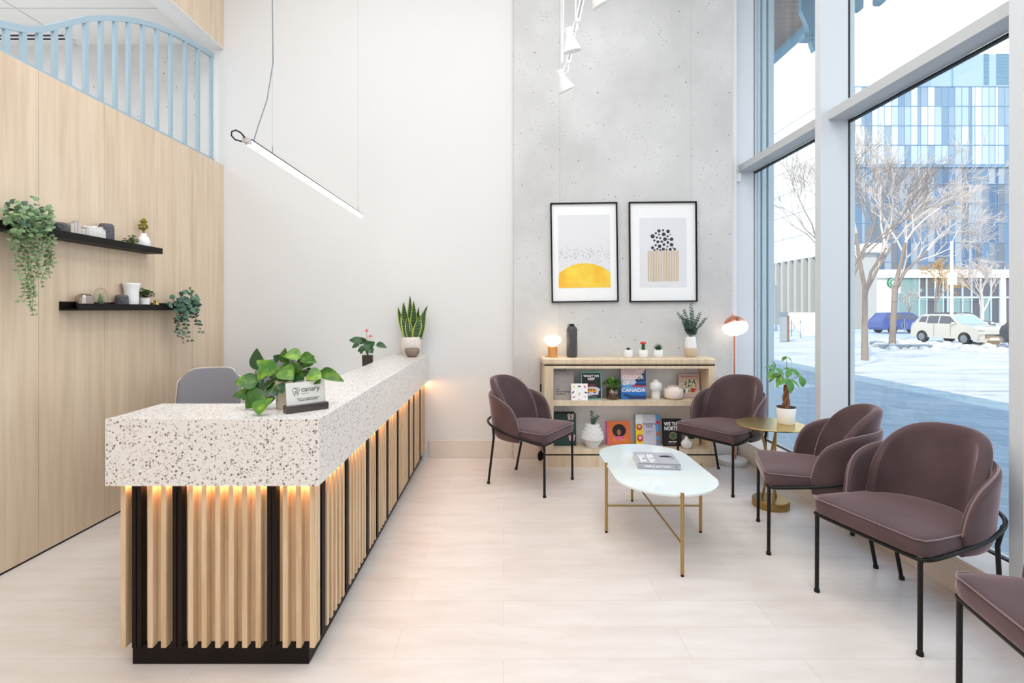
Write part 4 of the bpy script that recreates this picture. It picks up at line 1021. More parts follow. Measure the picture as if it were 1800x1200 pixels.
office((-2.09, 3.58, 0), math.radians(20), 'grey office chair with cream frame behind the desk, by timber wall')
office((-1.92, 4.28, 0), math.radians(10), 'grey office chair half hidden behind the pothos leaves')
for o in COL.objects:
    if o.get('category') == 'chair' and o.name.startswith('office'): o.scale = (1, 1, 1)

# ================================================================ picture ledges on the timber wall
def ledge(y0, y1, z, label):
    c = V((XL, (y0 + y1) / 2, z)); t = thing('picture_ledge', label, 'shelf', c + V((.0, 0, 0)), group='black picture ledges')
    MB().box(XL + .0005, XL + .118, y0, y1, z - .012, z).build('board', 'matt_black', t, c)
    MB().box(XL + .106, XL + .118, y0, y1, z, z + .03).build('front_lip', 'matt_black', t, c)
    MB().box(XL + .0005, XL + .012, y0, y1, z, z + .042).build('back_plate', 'matt_black', t, c)
ledge(1.6, 3.79, 1.818, 'upper black picture ledge running out of frame at left')
ledge(3.04, 4.13, 1.403, 'lower black picture ledge, short one')
def shelf_at(px, z, x=-2.585): Y = x * F / (px - VX); return V((x, Y, z)), Y / F
ZU, ZL_ = 1.8185, 1.4035
def pebble(px, w, h, z, label, group=None, gaze=True):
    c, k = shelf_at(px, z); t = thing('stone_figure', label, 'figurine', c, group=group)
    pf = [(.0, 0), (.9, .0), (1, .08), (1, .8), (.94, .93), (.75, 1), (0, 1.01)]
    MB().lathe([(r * w / 2, zz * h) for r, zz in pf], 28, ex=1, ey=1).build('body', 'dark_stone', t)
    MB().lathe([(.0, -.003), (.014, -.001), (.016, .004), (.012, .004), (.008, 0), (0, 0)], 18, (w * .34, -w * .34, h * .72), M=Matrix.Rotation(PI / 4, 4, 'Z') @ Matrix.Rotation(PI / 2, 4, 'X')).build('eye', 'dark_stone', t)
    return t
pebble(106, .066, .085, ZU, 'dark stone figure on upper ledge beside trailing plant', 'dark stone figures')
pebble(187, .085, .135, ZU, 'taller dark stone owl figure on upper ledge after the miniature skyline', 'dark stone figures')
pebble(214, .078, .092, ZL_, 'dark stone figure on lower ledge left of the tall white vase', 'dark stone figures')
# miniature city
c, k = shelf_at(148, ZU); t = thing('miniature_skyline', 'silver and white miniature city skyline on upper ledge', 'ornament', c)
R = random.Random(12); y = shelf_at(118, ZU)[0].y
mbs = [MB(), MB()]
i = 0
while y < shelf_at(172, ZU)[0].y + .02:
    d = R.uniform(.018, .034); hh = R.uniform(.07, .10) + (.02 if i in (1, 2) else 0); mi = 0 if i < 5 else 1
    mb = mbs[mi]; mb.box(-.022, .022, y - c.y, y - c.y + d - .002, 0, hh)
    if R.random() < .6: mb.prism([(y - c.y, hh), (y - c.y + d - .002, hh), (y - c.y + d / 2, hh + .014)], lambda u, v, w: V((w, u, v)), -.018, .018)
    for zz in range(int(hh / .012)):
        mb.box(.022, .0245, y - c.y + .003, y - c.y + d - .005, .004 + zz * .012, .009 + zz * .012)
    for s in (.25, .55): mb.box(-.0, .024, y - c.y + d * s, y - c.y + d * s + .003, hh, hh + R.uniform(.004, .014))
    y += d; i += 1
mbs[0].build('silver_towers', 'silver', t); mbs[1].build('white_buildings', 'ceramic_matt', t)
# white bottle vase with moss tree
c, k = shelf_at(252.5, ZU); t = thing('bottle_vase', 'white bottle vase holding a tiny moss tree on upper ledge', 'vase', c)
MB().lathe([(.036, 0), (.041, .004), (.041, .07), (.034, .09), (.020, .108), (.016, .125), (.012, .125)], 32).build('body', 'ceramic_white', t)
mb = MB(); R = random.Random(6)
for k2 in range(26):
    a = R.uniform(0, 6.28); r = R.uniform(0, .036); z = .165 + R.uniform(-.02, .06); s = R.uniform(.009, .014)
    mb.lathe([(0, -s), (s * .8, -s * .4), (s, 0), (s * .7, s * .5), (0, s * .8)], 7, (r * math.cos(a) * (1.3 - (z - .13) * 10), r * math.sin(a) * (1.3 - (z - .13) * 10), z), sm=False)
for x in (-.008, 0, .009): mb.tube([(x * .6, 0, .12), (x, 0, .15)], .002, 5, 1)
mb.build('moss_tree', ['moss', 'bark_brown'], t)
def succulent(px, z, pot_h, w, label, spread, n, mi, x=-2.585, potmat='ceramic_white', seed=1):
    c, k = shelf_at(px, z, x); t = thing('potted_succulent', label, 'potted plant', c)
    MB().lathe([(w * .55, 0), (w * .56, .003), (w * .42, pot_h * .6), (w * .44, pot_h), (w * .38, pot_h)], 28).build('pot', potmat, t)
    R = random.Random(seed); mb = MB()
    for k in range(n):
        a = R.uniform(0, 6.28); el = R.uniform(.1, 1.5); d = V((math.cos(a) * math.cos(el), math.sin(a) * math.cos(el), math.sin(el) * .9))
        b = V((0, 0, pot_h)); e_ = b + d * spread * R.uniform(.45, 1)
        mb.tube([b, e_], .0014, 4, 2, caps=False)
        for j in range(5):
            a2 = j * 1.256 + k; mb.leaf(e_, e_ + V((math.cos(a2), math.sin(a2), .7)).normalized() * .015, .012, kind='round', seg=3, mi=R.choice([0, 1]))
    mb.build('foliage', mi, t)
succulent(231, ZU, .03, .06, 'small spreading succulent in low pot beside the white bottle vase', .062, 34, ['leaf_eucalyptus', 'leaf_sage', 'stem_green'], x=-2.58, seed=3)
succulent(254.5, ZL_, .078, .07, 'small jade plant in flared white pot on lower ledge', .070, 80, ['leaf_mid', 'leaf_sage', 'stem_brown'], seed=5)
c, k = shelf_at(231, ZL_); t = thing('tall_cup_vase', 'tall white vase with flared rim on lower ledge', 'vase', c)
MB().lathe([(.043, 0), (.044, .004), (.044, .118), (.045, .126), (.053, .165), (.056, .176), (.05, .176), (.04, .13)], 40).build('body', 'ceramic_white', t)
c, k = shelf_at(149, ZL_); t = thing('metal_box', 'rounded smoky chrome box on lower ledge left end', 'ornament', c)
MB().box(-.033, .033, -.05, .05, 0, .092).build('body', 'chrome_warm', t, bev=.03, seg=5)
c, k = shelf_at(177, ZL_); t = thing('glass_dome', 'clear glass dome over a small air plant on lower ledge', 'terrarium', c)
MB().lathe([(.037, .0), (.038, .004), (.038, .085), (.034, .108), (.022, .126), (0, .134)], 32).build('dome', 'clear_glass', t)
mb = MB(); R = random.Random(17)
for k in range(70):
    a = R.uniform(0, 6.28); el = R.uniform(.5, 1.5); l = R.uniform(.04, .10); d = V((math.cos(a) * math.cos(el) * .5, math.sin(a) * math.cos(el) * .5, math.sin(el)))
    mb.leaf((0, 0, .008), V((0, 0, .01)) + d * l, .006, kind='lance', seg=4, mi=R.choice([0, 1]))
for k in range(30):
    a = R.uniform(0, 6.28); r = R.uniform(0, .030); p = V((r * math.cos(a), r * math.sin(a), .004)); mb.leaf(p, p + V((R.uniform(-.01, .01), R.uniform(-.01, .01), .02)), .005, seg=3, mi=0)
mb.build('air_plant', ['leaf_mid', 'leaf_sage'], t)
c, k = shelf_at(274, ZL_); t = thing('gold_bird', 'tiny gold bird figure on lower ledge beside jade plant', 'figurine', c, math.radians(60))
MB().lathe([(0, 0), (.014, .003), (.023, .015), (.024, .026), (.017, .038), (.012, .044), (.0145, .052), (.012, .062), (0, .067)], 24, ey=1.35).tube([(0, -.018, .055), (0, -.03, .053)], [.004, .0005], 6).tube([(0, .02, .025), (0, .05, .034)], [.012, .003], 8).build('body', 'gold', t)
# trailing plants
def strands(t, c, specs, seed, size, mats, kind, pair=True, step=.022):
    R = random.Random(seed); mb = MB(); ms = MB()
    for (sx, sy, sz), (ex, ey, ez) in specs:
        b = V((sx, sy, sz)); e_ = V((ex, ey, ez)); Lh = (e_ - b).length; n = max(3, int(Lh / step)); pts = []
        for k in range(n + 1):
            s = k / n; p = b.lerp(e_, s) + V((.012 * math.sin(s * 7 + sx * 90), .012 * math.sin(s * 9 + sy * 80), 0)); pts.append(p)
        ms.tube(pts, .0011, 4, caps=False)
        for k, p in enumerate(pts):
            a = R.uniform(0, 6.28)
            for s in ((0, PI) if pair else (0,)):
                d = V((math.cos(a + s), math.sin(a + s), R.uniform(-.1, .5))).normalized(); l = size * R.uniform(.75, 1.1) * (1 - .3 * k / n)
                mb.leaf(p + d * .004, p + d * (.004 + l), l * (.6 if kind == 'lance' else .92), up=(R.uniform(.2, 1), -.6, .7), kind=kind if kind == 'round' else 'heart', seg=4, mi=R.choice([0, 0, 1]))
    return mb, ms
c, k = shelf_at(48, ZU, -2.58); t = thing('trailing_plant', 'trailing pale green plant hanging from the upper ledge', 'potted plant', c)
MB().lathe([(.034, 0), (.040, .07), (.036, .07)], 28).build('pot', 'ceramic_white', t)
def T_(px, py, dx=.0):
    x = -2.52 + dx; Y = x * F / (px - VX); return V((x, Y, H + (VY - py) * Y / F)) - c
sp = []
for px, y_end in ((22, 465), (27, 440), (38, 508), (44, 530), (52, 545), (60, 555), (56, 500), (66, 470), (72, 490), (80, 505), (88, 488), (94, 470), (48, 460), (34, 455), (84, 440)):
    a_ = T_(px * .8 + 10, 400, R.uniform(-.03, .03)); sp.append((tuple(a_), tuple(T_(px, y_end, R.uniform(-.02, .04)))))
mb, ms = strands(t, c, sp, 5, .03, None, 'heart')
R = random.Random(33)
for k in range(260):
    p = T_(R.uniform(8, 88), R.gauss(390, 12), R.uniform(-.09, .06))
    if p.z < -.05 - 0: continue
    p.x = max(p.x, -.04)
    d = V((R.uniform(0, 1), R.uniform(-1, 1), R.uniform(-.3, 1))).normalized(); mb.leaf(p, p + d * .034, .030, up=(R.uniform(.2, 1), -.6, .7), kind='heart', seg=5, mi=R.choice([0, 0, 1, 2]))
ms.build('stems', 'stem_green', t); mb.build('leaves', ['leaf_sage', 'leaf_soft', 'leaf_eucalyptus'], t)
c, k = shelf_at(315, ZL_, -2.585); t = thing('trailing_eucalyptus', 'dark round leaved plant spilling off the lower ledge', 'potted plant', c)
MB().lathe([(.035, 0), (.040, .06), (.036, .06)], 28).build('pot', 'dark_stone', t)
def T2(px, py, dx=0):
    x = -2.51 + dx; Y = x * F / (px - VX); return V((x, Y, H + (VY - py) * Y / F)) - c
sp = []
for px, y0_, y_end in ((312, 545, 592), (318, 540, 603), (330, 540, 600), (326, 540, 585), (350, 535, 585), (347, 530, 572), (335, 535, 560), (310, 540, 575)):
    sp.append((tuple(T2(px * .7 + 97, y0_ - 10)), tuple(T2(px, y_end, R.uniform(-.01, .05)))))
mb, ms = strands(t, c, sp, 8, .036, None, 'round', step=.03)
R = random.Random(44)
for k in range(75):
    p = T2(R.gauss(325, 13), R.gauss(535, 12), R.uniform(-.06, .05)); p.x = max(p.x, -.03)
    d = V((R.uniform(0, 1), R.uniform(-1, 1), R.uniform(-.5, .8))).normalized(); mb.leaf(p, p + d * .040, .038, up=(R.uniform(.3, 1), -.7, .5), kind='round', seg=5, mi=R.choice([0, 1, 1]))
ms.build('stems', 'stem_brown', t); mb.build('leaves', ['leaf_euca_dark', 'leaf_eucalyptus', ], t)

# ================================================================ white spring-arm lamps hung near the concrete wall
def spot(px, py_top, py_bot, Y, tilt, label, arm_to, rr=1.0):
    c = P(px, (py_top + py_bot) / 2, Y); t = thing('spring_arm_lamp', label, 'ceiling lamp', c, group='white spring arm lamps')
    M = Matrix.Rotation(tilt, 4, 'Y') @ Matrix.Rotation(.25, 4, 'X')
    k = rr * Y / F
    MB().lathe([(q * k, z * k) for q, z in ((7, 24), (7.2, 22), (7.4, 8), (9, 4), (13, -6), (17, -17), (17.5, -19), (16, -19))], 32, M=M).build('lamp_shade', 'white_metal', t, solid=.002)
    MB().lathe([(0, -.004), (.018, 0), (.02, .012), (.012, .03), (0, .035)], 16, M=M).build('bulb', 'lamp_glow_cool', t)
    j = M @ V((8 * k, 0, 12 * k)); e1 = j + V((8 * k, 0, 10 * k)); e2 = e1 + V((0, 0, 14 * k))
    MB().tube([j, e1 + V((0, 0, -3 * k)), e2], 1.6 * k, 8).tube([j + V((-3 * k, 0, 6 * k)), e2 + V((-6 * k, 0, -2 * k)), e2], 1.2 * k, 8).cbox(e2 + V((0, 0, 2 * k)), (9 * k, 5 * k, 7 * k)).build('knuckle', 'white_metal', t)
    to = P(arm_to[0], arm_to[1], Y) - c
    a = MB()
    for d in (-3.4 * k, 3.4 * k): a.tube([e2 + V((d, 0, 2 * k)), to + V((d, 0, 0))], 1.5 * k, 8)
    a.build('arm', 'white_metal', t)
    MB().tube([e2 + V((0, 0, 4 * k)), e2.lerp(to, .8)], .8 * k, 6).build('spring', 'steel_grey', t)
    MB().tube([to, V((to.x, to.y, ZC - c.z))], 1.6 * k, 8).build('drop_rod', 'white_metal', t)
spot(990.5, 125, 162, 4.1, -.45, 'lowest white spring arm lamp hanging before the concrete wall', (1012, 40), .84)
spot(1003, 50, 95, 3.6, -.22, 'white spring arm lamp above the lowest one, shade pointing down', (1030, -30), .9)
spot(1050, -22, 6, 3.3, -.5, 'white spring arm lamp at top edge, only shade rim showing', (1075, -120), .9)
t = thing('lamp_rod', 'thin white vertical rod hanging beside the spring arm lamps', 'ceiling rod', P(987, 60, 4.0))
q = 4.0 / F; c = P(987, 60, 4.0)
MB().tube([P(991, -240, 4.0) - c, P(990.5, 0, 4.0) - c, P(989, 110, 4.0) - c], 1.3 * q, 8).build('rod', 'white_metal', t)
MB().tube([P(986, -240, 4.0) - c, P(986.5, 112, 4.0) - c], .5 * q, 6).cbox(P(988, 78, 4.0) - c, (6 * q, .01, 1.4 * q)).build('cable', 'white_metal', t)
# ================================================================ outdoors
G = -.5; KG = H - G
struct(MB().box(2.53, 200, -15, 150, G - .2, G - .02).build('ground_snow', 'snow'))
struct(MB().box(2.535, 10.2, -15, 90, G - .1, G).build('ground_sidewalk', 'sidewalk'))
struct(MB().box(-6, 2.53, -4, 5.2, G - .2, -.121).build('ground_footing', 'stone_grey'))
struct(MB().box(27.5, 33, -15, 120, G - .1, G - .005).build('ground_road', 'road'))
struct(MB().box(2.53, 200, 34, 47, G - .1, G - .003).build('ground_street', 'road'))

def tree(px, Y, h, seed, label, spread=1.0, r0=.1, mats=('bark', 'twig_pale'), lean=0, depth=6, fork=.3, cat='tree', twist=.5):
    R = random.Random(seed); c = V(((px - VX) * Y / F, Y, G)); t = thing('bare_tree', label, cat, c, group='bare street trees')
    tr = MB(); br = MB()
    def grow(p, d, l, r, lv):
        mid = p + d * l * .5 + V((R.uniform(-1, 1), R.uniform(-1, 1), R.uniform(-.3, .6))) * l * .06
        e_ = p + (d + V((R.uniform(-1, 1), R.uniform(-1, 1), R.uniform(-.2, .5))) * .12).normalized() * l
        m_ = tr if lv < 2 else br
        rm = .0065 * Y / 19; m_.tube([p, mid, e_], [max(r, rm), max(r * .85, rm), max(r * .66, rm * .7)], 8 if lv < 2 else (5 if lv < 4 else 3), caps=False)
        if lv >= depth: return
        nb = R.choice([2, 3, 3]) if lv < 3 else R.choice([2, 3, 3, 4])
        for k in range(nb):
            q = R.uniform(.45, 1) if k else 1
            st = p.lerp(mid, q * 2) if q < .5 else mid.lerp(e_, q * 2 - 1)
            a = R.uniform(0, 2 * PI); ang = R.uniform(.3, .75) * twist * 1.6
            o = d.orthogonal().normalized(); o = Matrix.Rotation(a, 3, d) @ o
            nd = (d * math.cos(ang) + o * math.sin(ang) * spread + V((0, 0, .10 if lv < 4 else .0))).normalized()
            grow(st, nd, l * R.uniform(.62, .82), r * (.62 if k == 0 else .5), lv + 1)
    d0 = V((lean, 0, 1)).normalized()
    tr.tube([V((0, 0, -.05)), d0 * h * fork * .5, d0 * h * fork], [r0 * 1.25, r0, r0 * .95], 10, caps=False)
    for k in range(3):
        a = R.uniform(0, 2 * PI) + k * 2.1; dd = (d0 + V((math.cos(a), math.sin(a), 0)) * (.45 * spread if k else .12)).normalized()
        grow(d0 * h * fork * (1 if k == 0 else R.uniform(.8, 1)), dd, h * .23, r0 * (.8 if k == 0 else .6), 1)
    tr.build('trunk', mats[0], t); br.build('branches', mats[1], t); return t
tree(1520, 19.2, 9.0, 11, 'bare frosty tree nearest the large pane, trunk just right of the post', .95, .10, depth=7)
tree(1568, 26.7, 10.2, 23, 'bare forked street tree standing behind the curb stones, left of the car', 1.35, .13, lean=.05, depth=7)
tree(1727, 44, 7.0, 5, 'pale bare tree behind the parked cars at far right', 1.0, .12, ('twig_pale', 'twig_pale'), depth=6, fork=.25)
tree(1598, 62, 5.0, 8, 'small bare tree before the corner shop glass', .9, .07, depth=5)
tree(1645, 54, 7.6, 31, 'tan leafless tree with dense drooping twigs above the shop', 1.3, .10, ('bark', 'twig_tan'), depth=6, fork=.4)
tree(1462, 14.5, 7.8, 41, 'bare tree whose branches show through the narrow left pane', 1.0, .07, ('bark', 'bark'), depth=6, fork=.28)

# glass office tower: curtain wall of mixed tinted panels
Yf = 90.0; q = Yf / F; X0, X1 = 57.0, 104.0
ob = thing('office_tower', 'blue glass office tower with mixed tinted panels across the street', 'building', (78, Yf, G)); oc = V((78, Yf, G))
R = random.Random(77); top = H + (VY - 152) * q; split = H + (VY - 292) * q
mb = MB(); ml = MB(); xs = [X0]
while xs[-1] < X1: xs.append(xs[-1] + R.choice([1.22, 1.22, .55, 1.22, 1.1]))
fl = 3.42; nz = int((top - split) / fl) + 1
zt = top; rows = []
while zt > 7.2: rows.append((max(7, zt - fl), zt)); zt -= fl
prev = {}
for ri, (z0, z1) in enumerate(rows):
    for i in range(len(xs) - 1):
        low = z1 < split + .5
        if i in prev and R.random() < .62 and prev[i][1] == low: mi = prev[i][0]
        else: mi = R.randrange(6) if not low else 6 + R.randrange(5)
        prev[i] = (mi, low)
        mb.add([(xs[i], Yf, z0), (xs[i + 1], Yf, z0), (xs[i + 1], Yf, z1), (xs[i], Yf, z1)], [(0, 1, 2, 3)], mi)
    ml.box(X0, X1, Yf - .08, Yf + .02, z1 - .10, z1 + .02)
for x in xs: ml.box(x - .035, x + .035, Yf - .05, Yf + .02, 7, top)
MB().box(X0, X1, Yf + .02, Yf + 2.5, G, top).build('core', 'facade_low_1', ob, oc)
mb.build('curtain_wall', ['facade_%d' % i for i in range(6)] + ['facade_low_%d' % i for i in range(5)], ob, oc)
ml.build('mullions', 'facade_line', ob, oc)
MB().box(X0, X1, Yf - .3, Yf, split - .25, split + .1).build('band', 'facade_line', ob, oc)
xp = (1636 - VX) * q; zp = H + (VY - 96) * q
pn = MB().box(xp, X1, Yf - .1, Yf + 15, top, zp).build('penthouse', 'roof_panel', ob, oc)
mb = MB()
for x0, x1 in ((1728, 1737), (1750, 1790)):
    for k in range(22): z = top + .3 + k * .25; mb.box((x0 - VX) * q, (x1 - VX) * q, Yf - .2, Yf - .1, z, z + .12)
mb.box((1672 - VX) * q, (1674 - VX) * q, Yf - .2, Yf - .1, top, top + 4); mb.build('louvres', 'steel_blue', ob, oc)
# podium shop with curved white fascia
Yp = 72.0; q = Yp / F
sh = thing('corner_shop', 'low glass corner shop with white fascia and round green sign', 'shop', ((1650 - VX) * q, Yp, G)); sc = V(((1650 - VX) * q, Yp, G))
def pxz(px, py): return ((px - VX) * q, H + (VY - py) * q)
x0, z1 = pxz(1534, 474); x1, z0 = pxz(1800, 488)
MB().box(x0, x1, Yp - .4, Yp + 8, z0, z1).build('fascia', 'stone_pale', sh, sc)
mb = MB()
for a, b, mi in ((1534, 1580, 0), (1580, 1614, 1), (1614, 1800, 2)):
    mb.box(pxz(a, 0)[0], pxz(b, 0)[0], Yp, Yp + 7, G, z0, mi)
mb.build('wall', ['stone_pale', 'podium_glass', 'podium_dark'], sh, sc)
mb = MB(); zc = pxz(0, 524)[1]
mb.box(pxz(1614, 0)[0], x1, Yp - .12, Yp, zc, zc + .25)
for px in (1614, 1627, 1642, 1656, 1664, 1690, 1706, 1722, 1740, 1756): mb.box(pxz(px, 0)[0], pxz(px, 0)[0] + .14, Yp - .15, Yp, G, z0)
mb.build('shop_mullions', 'alu_pale', sh, sc)
mb = MB()
for a, b in ((1616, 1626), (1644, 1655), (1666, 1688), (1692, 1704), (1724, 1738)): mb.box(pxz(a, 0)[0], pxz(b, 0)[0], Yp - .05, Yp, G, zc)
mb.build('shop_glass', 'podium_glass', sh, sc)
mb = MB(); cx, cz = pxz(1567, 497); mb.prism([(cx + .68 * math.cos(k * PI / 14), cz + .68 * math.sin(k * PI / 14)) for k in range(28)], lambda u, v, w: V((u, w, v)), Yp - .3, Yp - .02)
sg = mb.build('round_sign', 'sign_green', sh, sc)
mb = MB(); a_ = [2 * PI * k / 28 for k in range(29)]; mb.tube([(cx + .56 * math.cos(a), Yp - .32, cz + .56 * math.sin(a)) for a in a_[:-1]], .03, 5, closed=True)
mb.prism([(cx + .22 * math.cos(k * PI / 8), cz + .3 * math.sin(k * PI / 8)) for k in range(16)], lambda u, v, w: V((u, w, v)), Yp - .34, Yp - .3); mb.build('emblem', 'white_print', sg, sc)
for i, (px, py, d) in enumerate(((1548, 567, .8), (1586, 567, .6))):
    MB().box(pxz(px, 0)[0] - d / 2, pxz(px, 0)[0] + d / 2, Yp - 3.6, Yp - 3, 0, .9).build('planter_box', 'podium_dark', sh, V((sc.x, sc.y, -G)))
# pale building with stone fins
XB = 34.0; bb = thing('pale_stone_building', 'pale stone building on tall fins seen through the narrow left pane', 'building', (XB, 58, G)); bo = V((XB, 58, G))
MB().prism([(XB, 51), (XB + 22, 88), (XB, 88)], lambda u, v, w: V((u, v, w)), H + .168 * XB, H + .656 * XB).build('upper_facade', 'stone_pale', bb, bo)
mb = MB()
for y in [51 + 1.85 * k for k in range(20)]: mb.box(XB - .06, XB, y, y + .08, H + .168 * XB, H + .656 * XB)
for z in [7.1 + 2.7 * k for k in range(7)]: mb.box(XB - .06, XB, 51, 88, z, z + .08)
mb.build('panel_joints', 'stone_joint', bb, bo)
for k in range(30):
    y = 48 + 1.4 * k
    MB().box(XB - .2, XB + 1.0, y, y + .42, G, H + .168 * XB).build('fin', 'stone_fin', bb, bo)
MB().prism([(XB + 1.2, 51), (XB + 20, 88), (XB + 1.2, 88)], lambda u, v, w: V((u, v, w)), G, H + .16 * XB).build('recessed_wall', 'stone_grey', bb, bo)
MB().box(XB - .4, XB + 1.6, 47.5, 51, H + .155 * XB, H + .18 * XB).build('soffit', 'stone_pale', bb, bo)
tag(MB().box((1388 - VX) * 50 / F, (1432 - VX) * 50 / F + 2, 50, 50.2, G, H - 6 * 50 / F).build('hoarding', 'stone_pale'), 'low white hoarding before the pale fins, seen through the narrow left pane', 'hoarding')

# cars
def car(loc, rz, label, paint, sc_=1):
    t = thing('parked_car', label, 'car', loc, rz)       # faces -Y, length 4.1
    lo = [(-2.02, .35), (-2.06, .6), (-2.0, .86), (-1.75, .98), (-1.0, 1.06), (1.9, 1.12), (2.02, .9), (2.05, .45), (1.95, .28)]
    pr = [(-1.95, .26)] + lo
    def cut(c0, n=9, r=.38): return [(c0 + r * math.cos(PI - PI * k / n), .30 + r * math.sin(PI * k / n)) for k in range(n + 1)]
    prof_ = [(1.95, .26)] + list(reversed(cut(1.28))) + list(reversed(cut(-1.29))) + [(-1.95, .26)] + lo[0:]
    MB().prism(prof_, lambda u, v, w: V((w, u, v)), -.87, .87).build('body', paint, t, bev=.07, seg=3)
    gh = [(-1.05, 1.02, .80), (-.35, 1.56, .64), (.1, 1.6, .64), (1.55, 1.56, .64), (1.93, 1.05, .78)]
    vs = [(s * w, y, z) for y, z, w in gh for s in (-1, 1)]
    vs2 = [(s * .80, y, 1.0) for y in (-1.05, 1.93) for s in (-1, 1)]
    mb = MB(); n = len(gh); fs = [(2 * i, 2 * i + 1, 2 * i + 3, 2 * i + 2) for i in range(n - 1)]
    fs += [tuple(2 * i for i in range(n))[::-1], tuple(2 * i + 1 for i in range(n)), (0, 2 * n - 2, 2 * n - 1, 1)]
    mb.add(vs, fs).build('cabin', paint, t, bev=.04, seg=2)
    for s in (-1, 1):
        for pts in ([(-.78, 1.10), (-.28, 1.50), (.28, 1.53), (.28, 1.10)], [(.36, 1.10), (.36, 1.53), (1.05, 1.52), (1.05, 1.10)], [(1.15, 1.14), (1.13, 1.50), (1.5, 1.46), (1.62, 1.16)]):
            f = lambda u, v, w: V((s * (.795 - (v - 1.02) * .29 + w), u, v))
            MB().prism(pts, f, 0, .012).build('side_window', 'podium_dark', t)
        MB().cbox((s * .93, -.72, 1.12), (.16, .14, .14)).build('wing_mirror', paint, t, bev=.04)
        for y in (-1.29, 1.28):
            w_ = MB().tube([(s * .70, y, .32), (s * .89, y, .32)], .32, 28).build('wheel', 'tyre', t, bev=.03)
            h_ = MB().tube([(s * .885, y, .32), (s * .90, y, .32)], .2, 20)
            for k in range(5): a = k * 2 * PI / 5; h_.tube([(s * .905, y, .32), (s * .905, y + .17 * math.cos(a), .32 + .17 * math.sin(a))], .022, 5)
            h_.build('hub', 'steel_grey', w_)
        MB().cbox((s * .66, -1.93, .80), (.36, .22, .16)).build('headlight', 'silver', t, bev=.05)
        for y in (-.5, .5): MB().box(s * .872 - .004, s * .872 + .004, y, y + .012, .4, 1.05).build('door_gap', 'tyre', t)
    MB().add([(-.70, -.98, 1.10), (.70, -.98, 1.10), (.58, -.40, 1.535), (-.58, -.40, 1.535), (-.70, -.95, 1.08), (.70, -.95, 1.08), (.58, -.37, 1.515), (-.58, -.37, 1.515)],
             [(0, 1, 2, 3), (7, 6, 5, 4), (0, 4, 5, 1), (1, 5, 6, 2), (2, 6, 7, 3), (3, 7, 4, 0)]).build('windscreen', 'facade_1', t)
    MB().cbox((0, -2.05, .5), (1.0, .06, .2)).build('grille', 'tyre', t, bev=.03)
    MB().cbox((0, -2.09, .36), (.5, .02, .12)).build('number_plate', 'white_print', t)
    return t
car((25.15, 28.4, G), math.radians(3), 'pale boxy hatchback parked at the curb beyond the large pane', 'car_white')
car((25.15, 23.0, G), math.radians(2), 'dark car nose at the right edge in front of the white hatchback', 'car_dark')
car((36.5, 41.0, G), math.radians(4), 'dark car with pale roof parked behind the white hatchback', 'car_dark')
car((31.5, 40.5, G), math.radians(88), 'blue car driving past behind the street tree', 'car_blue')

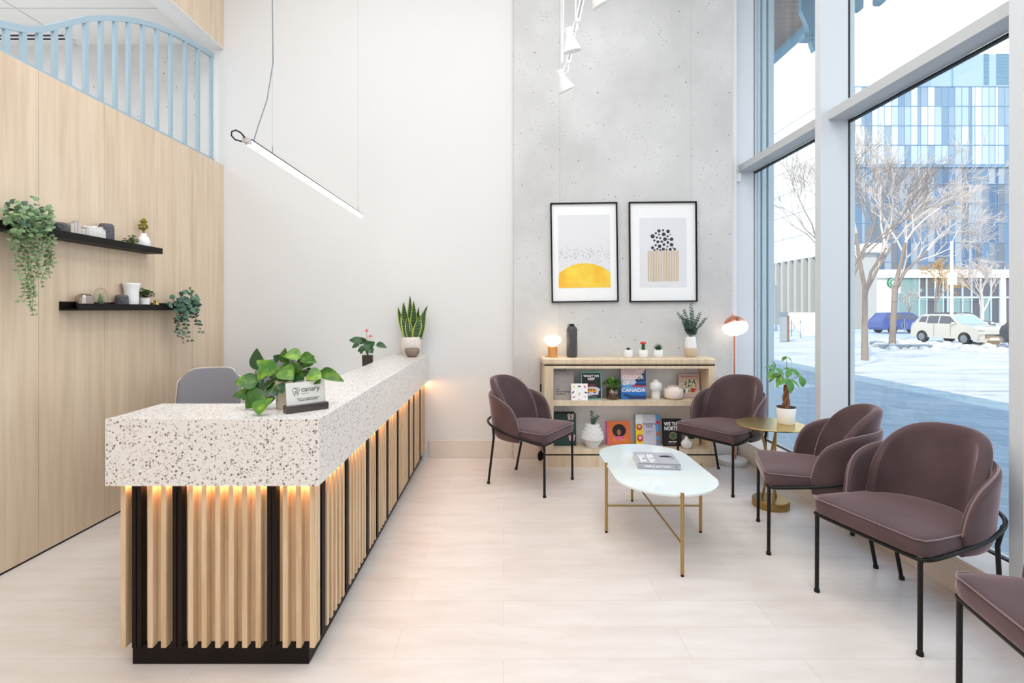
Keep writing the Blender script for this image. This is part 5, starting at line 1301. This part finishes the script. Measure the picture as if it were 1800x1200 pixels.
# street furniture
def post(px, Y, top_y, r, mt, label, sign=None, name='lamp_post', cat='post'):
    q = Y / F; c = V(((px - VX) * q, Y, G)); t = thing(name, label, cat, c); h = H + (VY - top_y) * q - G
    MB().lathe([(r * 1.8, 0), (r * 1.8, .3), (r, .35), (r * .8, h), (0, h)], 14).build('pole', mt, t)
    if sign: MB().box(-.3, .3, -.06, -.03, h * sign[0], h * sign[0] + .6).build('sign_panel', 'white_print', t)
    else: MB().tube([(0, 0, h - .05), (-.5, 0, h + .05)], r * .5, 6).cbox((-.6, 0, h + .05), (.4, .2, .1)).build('lamp_head', mt, t)
post(1673, 34, 424, .10, 'stone_pale', 'tall pale lamp post rising behind the white hatchback roof', (.55,))
post(1577, 51.5, 484, .13, 'steel_blue', 'blue grey post behind the forked street tree', (.66,))
post(1764, 38, 481, .16, 'stone_pale', 'short pale post by the right window edge', None)
post(1356 + 8, 44, 502, .07, 'steel_grey', 'thin street light at the left edge of narrow pane')
def bikering(px, by, label):
    Y = KG * F / (by - VY); t = thing('bike_ring', label, 'bike rack', ((px - VX) * Y / F, Y, G), group='ring and post bike racks')
    MB().tube([(0, 0, 0), (0, 0, 1.15)], .035, 8).build('post', 'steel_grey', t)
    MB().tube([(.22 * math.cos(2 * PI * k / 20), 0, .65 + .28 * math.sin(2 * PI * k / 20)) for k in range(20)], .022, 6, closed=True).build('ring', 'steel_grey', t)
bikering(1391, 591, 'bike ring left of two in the narrow pane')
bikering(1407, 594, 'bike ring right of two in the narrow pane')
bikering(1590, 587, 'bike ring standing between forked tree and white hatchback')
t = thing('utility_box', 'grey upright utility box in snow, seen through narrow pane', 'utility box', ((1377 - VX) * 1.9 / 57, 1.9 * 900 / 57, G))
MB().box(-.14, .14, -.15, .15, 0, 1.5).build('body', 'stone_grey', t); MB().box(-.18, .18, -.2, .2, 1.5, 1.74).build('cap', 'steel_grey', t); MB().box(.2, .3, -.1, .1, 0, 1.5).build('side_panel', 'bark_brown', t)
for i, (a, b, y) in enumerate(((1556, 1597, 612), (1603, 1640, 612), (1540, 1556, 606))):
    Y = KG * F / (y - VY); tag(MB().box((a - VX) * Y / F, (b - VX) * Y / F, Y, Y + .5, G, G + .16).build('curb_stone', 'steel_grey', bev=.02),
        ['grey curb stone at the foot of the forked tree', 'grey curb stone between the forked tree and car wheel', 'short grey curb stone left of the forked tree'][i], 'curb stone')
mb = MB(); R = random.Random(90)
for k in range(160):
    px = R.uniform(1540, 1771); y = R.uniform(598, 612) + (px - 1540) * .03; Y = KG * F / (y - VY); s = R.uniform(.08, .28)
    mb.lathe([(s, -.02), (s * .8, s * .3), (s * .4, s * .5), (0, s * .55)], 7, ((px - VX) * Y / F, Y, G), ex=R.uniform(.8, 1.6))
tag(mb.build('snow_clumps', 'snow'), 'loose ploughed snow clumps along the curb by the parked cars', 'snow', kind='stuff')
